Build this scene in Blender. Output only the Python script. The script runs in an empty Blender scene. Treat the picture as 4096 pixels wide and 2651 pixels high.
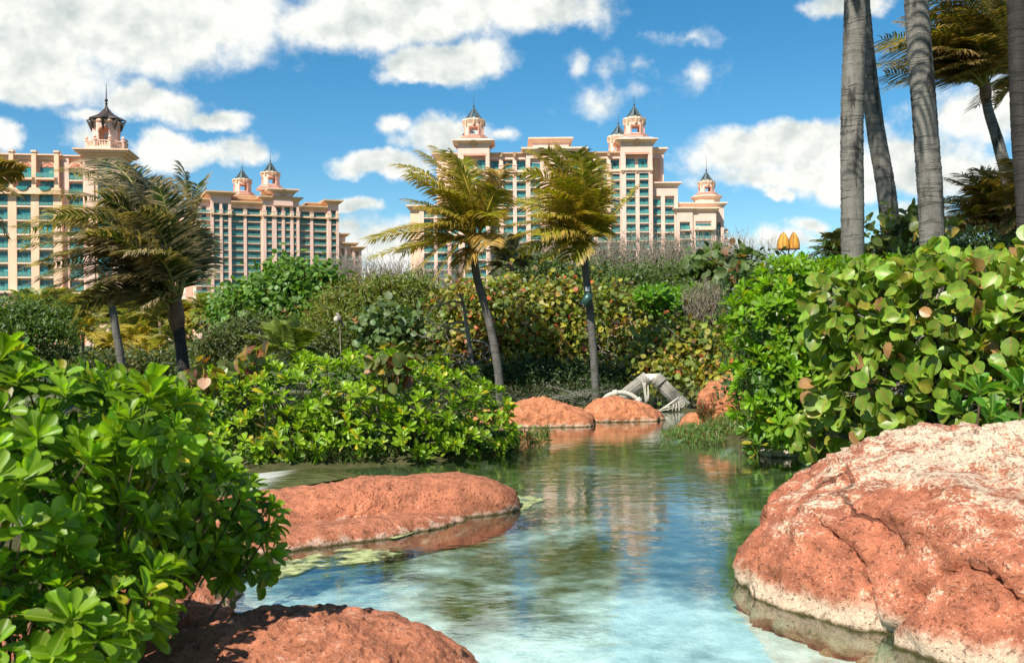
import bpy, math, random
import numpy as np
from mathutils import Matrix, Vector

SC = bpy.context.scene
COL = SC.collection
R = math.radians

# ---------------------------------------------------------------- camera
F = 4000.0                      # focal length in photograph pixels (4096 wide)
CX, CY = 2048.0, 1325.5
CAMH = 1.6
ROLL = R(0.5)
cr, sr = math.cos(ROLL), math.sin(ROLL)
cam_d = bpy.data.cameras.new('camera')
cam_d.sensor_width = 36.0
cam_d.lens = 36.0 * F / 4096.0
cam_d.clip_start = 0.05
cam_d.clip_end = 20000
cam = bpy.data.objects.new('camera', cam_d)
COL.objects.link(cam)
cam.matrix_world = Matrix(((cr, sr, 0, 0), (0, 0, -1, 0), (-sr, cr, 0, CAMH), (0, 0, 0, 1)))
SC.camera = cam
cam_d.dof.use_dof = True
cam_d.dof.focus_distance = 16.0
cam_d.dof.aperture_fstop = 6.3

# ---------------------------------------------------------------- light
SUN_AZ, SUN_EL = -146.0, 47.0    # azimuth from +Y towards +X, elevation
sdir = Vector((math.sin(R(SUN_AZ)) * math.cos(R(SUN_EL)), math.cos(R(SUN_AZ)) * math.cos(R(SUN_EL)), math.sin(R(SUN_EL))))
sun_d = bpy.data.lights.new('sun', 'SUN')
sun_d.energy = 5.0
sun_d.angle = R(0.5)
sun_d.color = (1.0, 0.95, 0.85)
sun = bpy.data.objects.new('sun', sun_d)
COL.objects.link(sun)
sun.rotation_euler = sdir.to_track_quat('Z', 'Y').to_euler()

SC.view_settings.view_transform = 'Standard'
SC.view_settings.look = 'None'
SC.view_settings.exposure = 0.68
SC.view_settings.gamma = 1.0
SC.render.engine = 'CYCLES'
SC.cycles.use_denoising = True
SC.cycles.max_bounces = 8
SC.cycles.transparent_max_bounces = 12
SC.cycles.sample_clamp_indirect = 8.0
SC.cycles.caustics_reflective = False
SC.cycles.caustics_refractive = False

# ---------------------------------------------------------------- node helper
class NT:
    def __init__(s, tree):
        s.t = tree; s.t.nodes.clear()
    def n(s, typ, ins=None, **kw):
        nd = s.t.nodes.new(typ)
        for k, v in kw.items(): setattr(nd, k, v)
        for k, v in (ins or {}).items():
            sock = nd.inputs[k]
            if isinstance(v, bpy.types.NodeSocket): s.t.links.new(v, sock)
            elif isinstance(v, bpy.types.Node): s.t.links.new(v.outputs[0], sock)
            else:
                if hasattr(sock, 'default_value') and sock.type == 'RGBA' and len(v) == 3: v = (*v, 1)
                sock.default_value = v
        return nd
    def m(s, op, a, b=None, c=None, clamp=False):
        ins = {0: a}
        if b is not None: ins[1] = b
        if c is not None: ins[2] = c
        return s.n('ShaderNodeMath', ins, operation=op, use_clamp=clamp).outputs[0]
    def v(s, op, a, b=None):
        nd = s.n('ShaderNodeVectorMath', {0: a} if b is None else {0: a, 1: b}, operation=op)
        return nd.outputs['Value'] if op in ('LENGTH', 'DOT_PRODUCT', 'DISTANCE') else nd.outputs[0]
    def ramp(s, f, lo, hi, a=0.0, b=1.0, smooth=True):
        return s.n('ShaderNodeMapRange', {0: f, 1: lo, 2: hi, 3: a, 4: b}, interpolation_type='SMOOTHSTEP' if smooth else 'LINEAR').outputs[0]
    def mix(s, f, a, b, blend='MIX'):
        nd = s.n('ShaderNodeMix', {0: f, 6: a, 7: b}, data_type='RGBA', blend_type=blend)
        return nd.outputs[2]
    def noise(s, vec, scale, detail=4, rough=0.55, dist=0.0):
        return s.n('ShaderNodeTexNoise', {'Vector': vec, 'Scale': scale, 'Detail': detail, 'Roughness': rough, 'Distortion': dist}).outputs[0]
    def link(s, a, b): s.t.links.new(a, b)

def new_mat(name):
    m = bpy.data.materials.new(name); m.use_nodes = True
    return m, NT(m.node_tree)

# ---------------------------------------------------------------- pixel -> world
def ray(px, py):
    ix, iy = (px - CX) / F, (CY - py) / F
    return ix * cr + iy * sr, -ix * sr + iy * cr
def P(px, py, d):
    rx, rz = ray(px, py)
    return np.array((rx * d, d, CAMH + rz * d))
def G(px, py, z=0.0):
    rx, rz = ray(px, py)
    d = (z - CAMH) / rz
    return np.array((rx * d, d, z))

# ---------------------------------------------------------------- sky
w = bpy.data.worlds.new('World'); SC.world = w; w.use_nodes = True
t = NT(w.node_tree)
tc = t.n('ShaderNodeTexCoord').outputs['Generated']
sep = t.n('ShaderNodeSeparateXYZ', {0: tc})
az = t.m('ARCTAN2', sep.outputs[0], sep.outputs[1])
el = t.m('ARCSINE', sep.outputs[2])
sky = t.n('ShaderNodeTexSky', sky_type='NISHITA', sun_disc=False, sun_elevation=R(SUN_EL), sun_rotation=R(SUN_AZ % 360),
          air_density=1.0, dust_density=0.0, ozone_density=5.0, altitude=0)
skyc = t.n('ShaderNodeHueSaturation', {'Saturation': 1.28, 'Value': 1.0, 'Color': sky.outputs[0], 'Hue': 0.488}).outputs[0]
bg_sky = t.n('ShaderNodeBackground', {'Color': skyc, 'Strength': 0.079})
p = t.n('ShaderNodeCombineXYZ', {0: az, 1: el, 2: 0.0}).outputs[0]
CLOUDS = [  # photograph pixel centre, radii, weight
    (330, 60, 950, 240, 1), (80, 250, 480, 200, .8), (120, 370, 260, 70, .9), (820, 40, 420, 170, 1),
    (1700, 20, 760, 190, 1), (1350, 90, 400, 150, 1), (2150, 30, 420, 130, .9),
    (1800, 240, 330, 110, 1.1), (1680, 290, 190, 50, .8), (560, 385, 230, 95, 1.0), (690, 420, 200, 80, .7), (870, 475, 160, 60, .9), (360, 450, 140, 50, .6),
    (640, 590, 200, 105, 1), (760, 620, 260, 70, .9), (950, 590, 160, 70, .8), (340, 540, 110, 80, .6),
    (1540, 650, 270, 75, 1.1), (1800, 530, 200, 115, .9), (1580, 485, 120, 70, .7), (2000, 530, 120, 60, .6), (1450, 830, 120, 55, .9), (1560, 990, 300, 150, .8), (1420, 930, 110, 50, .7),
    (2990, 620, 380, 130, 1), (3220, 560, 330, 110, 1.05), (3400, 690, 460, 130, 1), (3150, 720, 500, 70, .8), (3130, 775, 80, 45, 1),
    (3650, 640, 330, 150, 1), (3960, 430, 340, 130, 1), (3800, 690, 260, 120, .9), (3230, 910, 110, 50, .8), (3640, 860, 220, 70, .8), (3400, 10, 200, 90, .9), (3130, 970, 200, 60, .6),
    (2290, 265, 110, 100, .42), (2450, 250, 100, 70, .34), (2750, 285, 160, 100, .46), (2420, 395, 240, 80, .45), (2740, 135, 180, 45, .36), (2560, 265, 90, 60, .32), (1640, 560, 120, 70, .4),
    (-20, 545, 110, 90, .9), (2900, 1010, 420, 70, .5), (1500, 1080, 300, 60, .6)]
warp = t.n('ShaderNodeTexNoise', {'Vector': p, 'Scale': 14.0, 'Detail': 5.0, 'Roughness': 0.6})
pw = t.v('ADD', p, t.v('MULTIPLY', t.v('SUBTRACT', warp.outputs['Color'], (0.5, 0.5, 0.5)), (0.080, 0.050, 0.0)))
f = None; hgt = None
for (px, py, rx_, ry_, wt) in CLOUDS:
    rx, rz = ray(px, py)
    a0, e0 = math.atan2(rx, 1.0), math.atan2(rz, math.hypot(rx, 1.0))
    q = t.v('MULTIPLY', t.v('SUBTRACT', pw, (a0, e0, 0)), (F / rx_, F / ry_, 0))
    g = t.m('MULTIPLY_ADD', t.v('LENGTH', q), -wt, wt)
    f = g if f is None else t.m('SMOOTH_MAX', f, g, 0.15)
# clouds carry on around and above the view
outer = t.m('MAXIMUM', t.ramp(t.m('ABSOLUTE', az), 0.56, 0.75), t.ramp(el, 0.36, 0.5))
gen = t.ramp(t.noise(t.v('MULTIPLY', tc, (1, 1, 1.9)), 2.3, 6, 0.55), 0.42, 0.75, -0.5, 1.0, False)
f = t.m('MAXIMUM', f, t.m('ADD', gen, t.ramp(outer, 0, 1, -1.0, 0.0)))
fb = t.noise(p, 26.0, 7, 0.60)
fs1 = t.noise(p, 26.0, 5, 0.55); fs2 = t.noise(t.v('ADD', p, (-0.007, 0.013, 0)), 26.0, 5, 0.55)
lowfb = t.noise(t.v('MULTIPLY', p, (1, 1.7, 1)), 7.0, 4, 0.5)
dens = t.m('ADD', f, t.m('MULTIPLY', t.m('SUBTRACT', fb, 0.5), 0.78))
alpha = t.ramp(dens, 0.06, 0.52)
lit = t.m('MULTIPLY_ADD', t.m('SUBTRACT', fs1, fs2), 2.2, t.ramp(lowfb, 0.30, 0.64, 0.30, 0.95))
lit = t.m('ADD', lit, t.ramp(f, 0.15, 0.75, 0.35, 0.0), clamp=True)
ccol = t.mix(lit, (0.52, 0.60, 0.59), (1.0, 1.0, 0.94))
bg_cl = t.n('ShaderNodeBackground', {'Color': ccol, 'Strength': 0.66})
mixw = t.n('ShaderNodeMixShader', {0: alpha, 1: bg_sky.outputs[0], 2: bg_cl.outputs[0]})
t.n('ShaderNodeOutputWorld', {0: mixw.outputs[0]})
w.cycles.sampling_method = 'MANUAL'; w.cycles.sample_map_resolution = 256

# ---------------------------------------------------------------- numpy noise
def _hash(ix, iy, iz, seed):
    h = (ix * 374761393 + iy * 668265263 + iz * 2147483647 + seed * 974634777) & 0xffffffff
    h = ((h ^ (h >> 13)) * 1274126177) & 0xffffffff
    return ((h ^ (h >> 16)) & 0xffff) / 65535.0
def vnoise(p, seed=0):
    p = np.asarray(p, float); i = np.floor(p).astype(np.int64); f_ = p - i; u = f_ * f_ * f_ * (f_ * (f_ * 6 - 15) + 10)
    out = 0
    for dx in (0, 1):
        for dy in (0, 1):
            for dz in (0, 1):
                wgt = (u[:, 0] if dx else 1 - u[:, 0]) * (u[:, 1] if dy else 1 - u[:, 1]) * (u[:, 2] if dz else 1 - u[:, 2])
                out = out + wgt * _hash(i[:, 0] + dx, i[:, 1] + dy, i[:, 2] + dz, seed)
    return out * 2 - 1
def fbm(p, octs=4, seed=0, gain=0.5):
    a, s, o = 1.0, 0.0, 0.0
    p = np.asarray(p, float)
    for k in range(octs):
        s = s + a * vnoise(p, seed + k * 17); p = p * 2.03 + 11.3; a *= gain
    return s

# ---------------------------------------------------------------- objects
def tag(o, label=None, cat=None, group=None, kind=None):
    if label: o['label'] = label
    if cat: o['category'] = cat
    if group: o['group'] = group
    if kind: o['kind'] = kind
    return o
def empty(name, loc=(0, 0, 0), rz=0.0, label=None, cat=None, group=None):
    o = bpy.data.objects.new(name, None); COL.objects.link(o)
    o.empty_display_size = 0.2
    o.location = loc; o.rotation_euler = (0, 0, rz)
    return tag(o, label, cat, group)
def put(name, me, parent=None, loc=None, mat=None):
    o = bpy.data.objects.new(name, me); COL.objects.link(o)
    if mat is not None and not me.materials: me.materials.append(mat)
    if parent is not None: o.parent = parent
    if loc is not None: o.location = loc
    return o
def np_mesh(name, V, faces_list, cols=None, lc=None, smooth=True, mat=None):
    """faces_list: list of int arrays (n,k); cols: (nv,3)"""
    me = bpy.data.meshes.new(name)
    V = np.ascontiguousarray(V, dtype=np.float32)
    me.vertices.add(len(V)); me.vertices.foreach_set('co', V.ravel())
    tot = np.concatenate([np.full(len(f_), f_.shape[1], np.int32) for f_ in faces_list])
    idx = np.concatenate([np.asarray(f_, np.int32).ravel() for f_ in faces_list])
    me.loops.add(len(idx)); me.loops.foreach_set('vertex_index', idx)
    me.polygons.add(len(tot))
    st = np.zeros(len(tot), np.int32); st[1:] = np.cumsum(tot)[:-1]
    me.polygons.foreach_set('loop_start', st); me.polygons.foreach_set('loop_total', tot)
    me.polygons.foreach_set('use_smooth', np.full(len(tot), smooth))
    me.update(calc_edges=True)
    if cols is not None:
        a = me.color_attributes.new('col', 'FLOAT_COLOR', 'POINT')
        c4 = np.ones((len(V), 4), np.float32); c4[:, :3] = cols
        a.data.foreach_set('color', c4.ravel())
    if lc is not None:
        a = me.attributes.new('lc', 'FLOAT_VECTOR', 'POINT')
        a.data.foreach_set('vector', np.ascontiguousarray(lc, dtype=np.float32).ravel())
    if mat is not None: me.materials.append(mat)
    return me

class MB:
    """small polygon builder"""
    def __init__(s): s.v = []; s.f = []
    def add(s, vs, fs):
        o = len(s.v); s.v += [tuple(map(float, q)) for q in vs]; s.f += [tuple(i + o for i in q) for q in fs]; return s
    def box(s, x0, x1, y0, y1, z0, z1):
        return s.add([(x0, y0, z0), (x1, y0, z0), (x1, y1, z0), (x0, y1, z0), (x0, y0, z1), (x1, y0, z1), (x1, y1, z1), (x0, y1, z1)],
                     [(0, 3, 2, 1), (4, 5, 6, 7), (0, 1, 5, 4), (1, 2, 6, 5), (2, 3, 7, 6), (3, 0, 4, 7)])
    def frus(s, b, tp, z0, z1):
        (a0, a1, c0, c1), (d0, d1, e0, e1) = b, tp
        return s.add([(a0, c0, z0), (a1, c0, z0), (a1, c1, z0), (a0, c1, z0), (d0, e0, z1), (d1, e0, z1), (d1, e1, z1), (d0, e1, z1)],
                     [(0, 3, 2, 1), (4, 5, 6, 7), (0, 1, 5, 4), (1, 2, 6, 5), (2, 3, 7, 6), (3, 0, 4, 7)])
    def prism(s, poly, z0, z1):
        n = len(poly)
        return s.add([(x, y, z0) for x, y in poly] + [(x, y, z1) for x, y in poly],
                     [tuple(range(n))[::-1], tuple(range(n, 2 * n))] + [(i, (i + 1) % n, n + (i + 1) % n, n + i) for i in range(n)])
    def lathe(s, prof, n, cx=0, cy=0, a0=0.0, cap=True):
        vs = [(cx + r * math.cos(a0 + 2 * math.pi * k / n), cy + r * math.sin(a0 + 2 * math.pi * k / n), z) for r, z in prof for k in range(n)]
        fs = [(j * n + k, j * n + (k + 1) % n, (j + 1) * n + (k + 1) % n, (j + 1) * n + k) for j in range(len(prof) - 1) for k in range(n)]
        if cap: fs += [tuple(range(n))[::-1], tuple(range((len(prof) - 1) * n, len(prof) * n))]
        return s.add(vs, fs)
    def tube(s, pts, rad, n=6, cap=True):
        pts = [Vector(q) for q in pts]; m = len(pts)
        if not hasattr(rad, '__len__'): rad = [rad] * m
        up = Vector((0.13, 0.21, 1)).normalized(); vs = []
        for i, q in enumerate(pts):
            d = (pts[min(i + 1, m - 1)] - pts[max(i - 1, 0)]).normalized()
            if abs(d.dot(up)) > 0.95: u = d.cross(Vector((1, 0.2, 0))).normalized()
            else: u = d.cross(up).normalized()
            w_ = d.cross(u)
            vs += [q + (u * math.cos(2 * math.pi * k / n) + w_ * math.sin(2 * math.pi * k / n)) * rad[i] for k in range(n)]
        fs = [(j * n + k, j * n + (k + 1) % n, (j + 1) * n + (k + 1) % n, (j + 1) * n + k) for j in range(m - 1) for k in range(n)]
        if cap: fs += [tuple(range(n))[::-1], tuple(range((m - 1) * n, m * n))]
        return s.add(vs, fs)
    def mesh(s, name, mat=None, smooth=False):
        me = bpy.data.meshes.new(name); me.from_pydata(s.v, [], s.f); me.update()
        if smooth: me.polygons.foreach_set('use_smooth', np.ones(len(me.polygons), bool))
        if mat is not None: me.materials.append(mat)
        return me
    def build(s, name, mat=None, parent=None, smooth=False, loc=None):
        return put(name, s.mesh(name, mat, smooth), parent, loc)

def curve_pts(ctrl, n):
    """Catmull-Rom through control points"""
    c = np.array(ctrl, float); c = np.vstack([2 * c[0] - c[1], c, 2 * c[-1] - c[-2]])
    out = []; m = len(c) - 3
    for k in range(n):
        x = k / (n - 1) * m; i = min(int(x), m - 1); u = x - i
        a, b, d, e = c[i:i + 4]
        out.append(0.5 * (2 * b + (d - a) * u + (2 * a - 5 * b + 4 * d - e) * u * u + (3 * b - a - 3 * d + e) * u ** 3))
    return np.array(out)
# ---------------------------------------------------------------- materials
def obj_co(t): return t.n('ShaderNodeTexCoord').outputs['Object']
def wpos(t): return t.n('ShaderNodeNewGeometry').outputs['Position']

def stucco(name, col, var=0.06):
    m, t = new_mat(name); c = wpos(t)
    n1 = t.noise(c, 0.25, 5, 0.6); n2 = t.noise(t.v('MULTIPLY', c, (1, 1, .12)), 1.1, 3, 0.6)
    k = t.ramp(t.m('ADD', t.m('MULTIPLY', n1, .6), t.m('MULTIPLY', n2, .4)), .3, .7, 1 - var * 2, 1 + var)
    base = t.v('MULTIPLY', col, t.n('ShaderNodeCombineXYZ', {0: k, 1: k, 2: k}))
    b = t.n('ShaderNodeBsdfPrincipled', {'Base Color': base, 'Roughness': 0.85})
    t.n('ShaderNodeOutputMaterial', {0: b.outputs[0]}); return m
PINK = stucco('stucco pink', (0.77, 0.51, 0.41))
PEACH = stucco('stucco peach', (0.80, 0.52, 0.35))
SALMON = stucco('stucco salmon', (0.70, 0.31, 0.21))
CREAM = stucco('stucco cream trim', (0.76, 0.55, 0.41))
TAN = stucco('stucco tan trim', (0.62, 0.40, 0.24))
WHITEP = stucco('pale trim', (0.78, 0.70, 0.60))

def simple(name, col, rough=0.5, metal=0.0, spec=0.5):
    m, t = new_mat(name)
    b = t.n('ShaderNodeBsdfPrincipled', {'Base Color': col, 'Roughness': rough, 'Metallic': metal, 'Specular IOR Level': spec})
    t.n('ShaderNodeOutputMaterial', {0: b.outputs[0]}); return m
FRAME = simple('teal window frame', (0.03, 0.20, 0.19), 0.4)
ROOFM = simple('grey green roof metal', (0.075, 0.10, 0.105), 0.55, 0.3)
ROOFB = simple('dark bronze roof metal', (0.075, 0.055, 0.045), 0.45, 0.4)
DARK = simple('dark opening', (0.012, 0.02, 0.022), 0.3)
CURT = simple('pale curtain behind glass', (0.10, 0.36, 0.36), 0.3)

def glassy(name, col, rough=0.08):
    m, t = new_mat(name); c = wpos(t)
    oi = t.n('ShaderNodeObjectInfo').outputs['Random']
    k = t.ramp(oi, 0, 1, 0.55, 1.45, False)
    base = t.v('MULTIPLY', col, t.n('ShaderNodeCombineXYZ', {0: k, 1: k, 2: k}))
    b = t.n('ShaderNodeBsdfPrincipled', {'Base Color': base, 'Roughness': rough, 'Specular IOR Level': 0.6})
    t.n('ShaderNodeOutputMaterial', {0: b.outputs[0]}); return m
PANE = glassy('teal window glass', (0.035, 0.17, 0.18))
m_, t = new_mat('teal glass railing')
gl = t.n('ShaderNodeBsdfPrincipled', {'Base Color': (0.15, 0.36, 0.32), 'Roughness': 0.15})
tr = t.n('ShaderNodeBsdfTransparent', {'Color': (0.55, 0.85, 0.80)})
t.n('ShaderNodeOutputMaterial', {0: t.n('ShaderNodeMixShader', {0: 0.62, 1: tr.outputs[0], 2: gl.outputs[0]}).outputs[0]})
RAILG = m_

def rock_mat(name, red, pale, pale_amt, wl=0.10, seed=0.0, top_pale=0.0, crack=1.1, ckamt=0.0):
    m, t = new_mat(name); c = t.v('ADD', wpos(t), (seed, seed * 2, 0))
    nz = t.n('ShaderNodeSeparateXYZ', {0: t.n('ShaderNodeNewGeometry').outputs['Normal']}).outputs[2]
    z = t.n('ShaderNodeSeparateXYZ', {0: wpos(t)}).outputs[2]
    big = t.noise(c, 1.6, 6, 0.62, 0.4); mid = t.noise(c, 8.0, 6, 0.65); fine = t.noise(c, 55.0, 5, 0.7); spk = t.noise(c, 130.0, 2, 0.5)
    redc = t.mix(t.ramp(mid, .3, .7), tuple(v * 0.62 for v in red), tuple(min(1, v * 1.25) for v in red))
    redc = t.mix(t.ramp(fine, .55, .72), redc, tuple(min(1, v * 1.5 + .05) for v in red))
    strk = t.noise(t.v('MULTIPLY', t.v('ADD', c, t.v('MULTIPLY', c, (0, 0, 0))), (.8, .8, 3.2)), 2.6, 6, .65, .3)
    a = t.m('ADD', t.m('MULTIPLY', t.m('ADD', t.m('MULTIPLY', big, .5), t.m('MULTIPLY', strk, .5)), .55), t.m('ADD', t.m('MULTIPLY', mid, .3), t.m('MULTIPLY', fine, .35)))
    crust = t.ramp(a, .72 - pale_amt * .4, .84 - pale_amt * .4)
    if top_pale:
        a2 = t.m('ADD', a, t.ramp(z, .25, 1.0, -.05, top_pale))
        crust = t.ramp(a2, .735 - pale_amt * .4, .825 - pale_amt * .4)
    band = t.ramp(t.m('ADD', z, t.m('MULTIPLY', t.m('SUBTRACT', mid, .5), -.28)), wl * .35, wl, 1.0, 0.0)
    palec = t.mix(t.ramp(fine, .35, .68), tuple(v * .66 for v in pale), pale)
    col = t.mix(t.m('MULTIPLY', t.m('MAXIMUM', crust, t.m('MULTIPLY', band, .85)), .92), redc, palec)
    col = t.mix(t.m('MULTIPLY', t.ramp(spk, .62, .74), .6), col, tuple(min(1, v * 1.1) for v in pale))
    pit = t.ramp(t.noise(c, 38.0, 3, 0.55), .30, .42, 1.0, 0.0)
    col = t.mix(t.m('MULTIPLY', pit, .55), col, tuple(v * .28 for v in red))
    alg = t.ramp(t.m('ADD', z, t.m('MULTIPLY', t.m('SUBTRACT', mid, .5), .05)), .0, .028, 1.0, 0.0)
    col = t.mix(alg, col, (0.075, 0.058, 0.016))
    silt = t.mix(t.ramp(t.m('ADD', t.m('MULTIPLY', mid, .5), t.m('MULTIPLY', big, .5)), .4, .62), (0.20, 0.17, 0.08), (0.50, 0.46, 0.32))
    col = t.mix(t.ramp(z, -.10, -.02, 1, 0), col, silt)
    vor = t.n('ShaderNodeTexVoronoi', {'Vector': t.v('ADD', t.v('MULTIPLY', c, (1, 1, 1.7)), t.v('MULTIPLY', t.n('ShaderNodeTexNoise', {'Vector': c, 'Scale': 3.0, 'Detail': 4.0}).outputs['Color'], (.5, .5, .5))), 'Scale': crack}, feature='DISTANCE_TO_EDGE').outputs['Distance']
    ck = t.m('MULTIPLY', t.ramp(vor, .004, .022, 1, 0), t.ramp(t.noise(c, 1.3, 2), .52, .62, 0, ckamt))
    col = t.mix(t.m('MULTIPLY', ck, .75), col, tuple(v * .22 for v in red))
    h = t.m('ADD', t.m('MULTIPLY', mid, .5), t.m('ADD', t.m('MULTIPLY', fine, .22), t.m('ADD', t.m('MULTIPLY', pit, -.12), t.m('MULTIPLY', ck, -.35))))
    bp = t.n('ShaderNodeBump', {'Strength': 1.0, 'Distance': .08, 'Height': h})
    b = t.n('ShaderNodeBsdfPrincipled', {'Base Color': col, 'Roughness': .9, 'Normal': bp.outputs[0], 'Specular IOR Level': .25})
    t.n('ShaderNodeOutputMaterial', {0: b.outputs[0]}); return m
RED = (0.44, 0.155, 0.078)
ROCK_A = rock_mat('terracotta rock', RED, (0.66, 0.47, 0.35), .17, .05)
ROCK_B = rock_mat('terracotta rock with pale crust', (0.44, 0.145, 0.075), (0.80, 0.64, 0.46), .37, .16, 3.1, .05, .9, 1.0)
ROCK_C = rock_mat('orange rock', (0.50, 0.185, 0.085), (0.68, 0.50, 0.36), .14, .06, 7.7)
ROCK_D = rock_mat('pale limestone', (0.50, 0.44, 0.34), (0.72, 0.66, 0.54), .3, .05, 5.3)

def leaf_mat(name, trans=0.35, rough=0.32, vein=None, spec=0.5, rib=None):
    m, t = new_mat(name)
    col = t.v('MULTIPLY', t.n('ShaderNodeAttribute', attribute_name='col').outputs['Color'], t.n('ShaderNodeObjectInfo').outputs['Color'])
    nz = t.noise(wpos(t), 9.0, 2, .5)
    k = t.ramp(nz, .3, .7, .72, 1.22)
    col = t.v('MULTIPLY', col, t.n('ShaderNodeCombineXYZ', {0: k, 1: k, 2: k}))
    if vein:
        lc = t.n('ShaderNodeSeparateXYZ', {0: t.n('ShaderNodeAttribute', attribute_name='lc').outputs['Vector']})
        ax = t.m('ABSOLUTE', lc.outputs[0])
        mid = t.ramp(ax, .012, .03, 1, 0)
        fr = t.m('FRACT', t.m('MULTIPLY', t.m('SUBTRACT', lc.outputs[1], t.m('MULTIPLY', ax, .75)), 4.6))
        side = t.m('MULTIPLY', t.ramp(t.m('ABSOLUTE', t.m('SUBTRACT', fr, .5)), .035, .075, 1, 0), t.ramp(ax, .28, .42, 1, 0))
        col = t.mix(t.m('MULTIPLY', t.m('MAXIMUM', mid, t.m('MULTIPLY', side, .6)), .8), col, vein)
    if rib:
        lx = t.n('ShaderNodeSeparateXYZ', {0: t.n('ShaderNodeAttribute', attribute_name='lc').outputs['Vector']}).outputs[0]
        col = t.mix(t.ramp(t.m('ABSOLUTE', lx), .006, .022, .75, 0), col, rib)
    d = t.n('ShaderNodeBsdfPrincipled', {'Base Color': col, 'Roughness': rough, 'Specular IOR Level': spec})
    tcol = t.v('MULTIPLY', col, (1.7, 1.7, .5))
    tl = t.n('ShaderNodeBsdfTranslucent', {'Color': tcol})
    t.n('ShaderNodeOutputMaterial', {0: t.n('ShaderNodeMixShader', {0: trans, 1: d.outputs[0], 2: tl.outputs[0]}).outputs[0]}); return m
LEAF = leaf_mat('glossy leaf', .44, .40, None, .4, (0.34, 0.42, 0.09))
LEAFV = leaf_mat('sea grape leaf', .30, .42, (0.42, 0.15, 0.05))
LEAFF = leaf_mat('far leaf', .36, .5)
FROND = leaf_mat('palm leaflet', .40, .45)
def bark(name, a, b, ring=18.0, dark=.5, vertical=True):
    m, t = new_mat(name); c = wpos(t)
    z = t.n('ShaderNodeSeparateXYZ', {0: c}).outputs[2]
    wob = t.noise(t.v('MULTIPLY', c, (3, 3, .9)), 1.2, 3)
    fr = t.m('FRACT', t.m('ADD', t.m('MULTIPLY', z, ring), t.m('MULTIPLY', wob, 2.2)))
    line = t.m('MULTIPLY', t.ramp(t.noise(t.v('MULTIPLY', t.v('ADD', c, t.v('MULTIPLY', t.n('ShaderNodeTexNoise', {'Vector': c, 'Scale': 2.5, 'Detail': 2.0}).outputs['Color'], (0, 0, .12))), (1.6, 1.6, ring * 2.4)), 1.0, 3, .6), .52, .60), t.ramp(fr, 0, .5, 1, .55))
    n1 = t.noise(t.v('MULTIPLY', c, (6, 6, 1.6)), 1.5, 5, .65); n2 = t.noise(c, 40, 4, .7)
    col = t.mix(t.ramp(n1, .3, .7), a, b)
    col = t.mix(t.m('MULTIPLY', t.ramp(n2, .4, .7), .35), col, tuple(v * 1.5 for v in b))
    col = t.mix(t.m('MULTIPLY', line, t.ramp(t.noise(c, 4, 3), .35, .6, .1, .6)), col, tuple(v * .4 for v in a))
    st = t.m('MULTIPLY', t.ramp(t.noise(t.v('MULTIPLY', c, (5, 5, 1.1)), 1.1, 5, .6), .52, .64), dark)
    col = t.mix(st, col, (0.025, 0.022, 0.018))
    bp = t.n('ShaderNodeBump', {'Strength': .8, 'Distance': .02, 'Height': t.m('SUBTRACT', t.m('MULTIPLY', n2, .5), t.m('MULTIPLY', line, .6))})
    bb = t.n('ShaderNodeBsdfPrincipled', {'Base Color': col, 'Roughness': .8, 'Normal': bp.outputs[0], 'Specular IOR Level': .3})
    t.n('ShaderNodeOutputMaterial', {0: bb.outputs[0]}); return m
BARKP = bark('grey palm bark', (0.10, 0.092, 0.078), (0.185, 0.172, 0.148), 9.0, .92)
BARKD = bark('dark palm bark', (0.022, 0.019, 0.016), (0.045, 0.039, 0.033), 14.0, .8)
BARKC = bark('grey brown palm bark', (0.075, 0.07, 0.06), (0.13, 0.12, 0.105), 10.0, .4)
BARKT = bark('grey tree bark', (0.12, 0.11, 0.095), (0.26, 0.24, 0.21), 2.0, .3)
TWIG = simple('grey dry twig', (0.27, 0.225, 0.175), .8)
STEM = simple('brown stem', (0.13, 0.085, 0.045), .7)
RACH = simple('yellow palm petiole', (0.50, 0.33, 0.045), .45)
RACHG = simple('olive palm petiole', (0.27, 0.27, 0.06), .45)
FIBRE = bark('brown palm fibre', (0.10, 0.055, 0.03), (0.26, 0.16, 0.09), 3.0, .3)
ROPE = simple('white rope', (0.50, 0.46, 0.38), .85)
BAMB = bark('weathered grey cane', (0.17, 0.155, 0.13), (0.34, 0.31, 0.26), 4.0, .15)

# ground and pool bed
m_, t = new_mat('ground and sandy pool bed'); c = wpos(t)
z = t.n('ShaderNodeSeparateXYZ', {0: c}).outputs[2]
n1 = t.noise(c, .7, 6, .6); n2 = t.noise(c, 7, 5, .65); n3 = t.noise(c, 60, 3, .6)
land = t.mix(t.ramp(n2, .35, .65), (0.035, 0.045, 0.014), (0.075, 0.07, 0.03))
land = t.mix(t.m('MULTIPLY', t.ramp(n3, .5, .7), .5), land, (0.16, 0.12, 0.06))
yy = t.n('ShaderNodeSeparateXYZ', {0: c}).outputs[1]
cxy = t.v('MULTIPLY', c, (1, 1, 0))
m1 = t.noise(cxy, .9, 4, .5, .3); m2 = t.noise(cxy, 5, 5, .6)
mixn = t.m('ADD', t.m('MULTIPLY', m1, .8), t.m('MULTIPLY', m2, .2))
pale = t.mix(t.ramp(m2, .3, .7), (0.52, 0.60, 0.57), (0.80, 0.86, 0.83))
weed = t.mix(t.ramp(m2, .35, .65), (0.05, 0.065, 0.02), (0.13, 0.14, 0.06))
sand = t.mix(t.ramp(t.m('ADD', mixn, t.m('ADD', t.ramp(yy, 5.2, 7.8, .16, -.125), t.ramp(yy, 9.0, 12.0, 0, -.04))), .36, .66), weed, pale)   # plaster near, weed beyond; pale and dark of the reflections put into their colour
col = t.mix(t.ramp(z, -.06, .01), sand, land)
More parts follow.
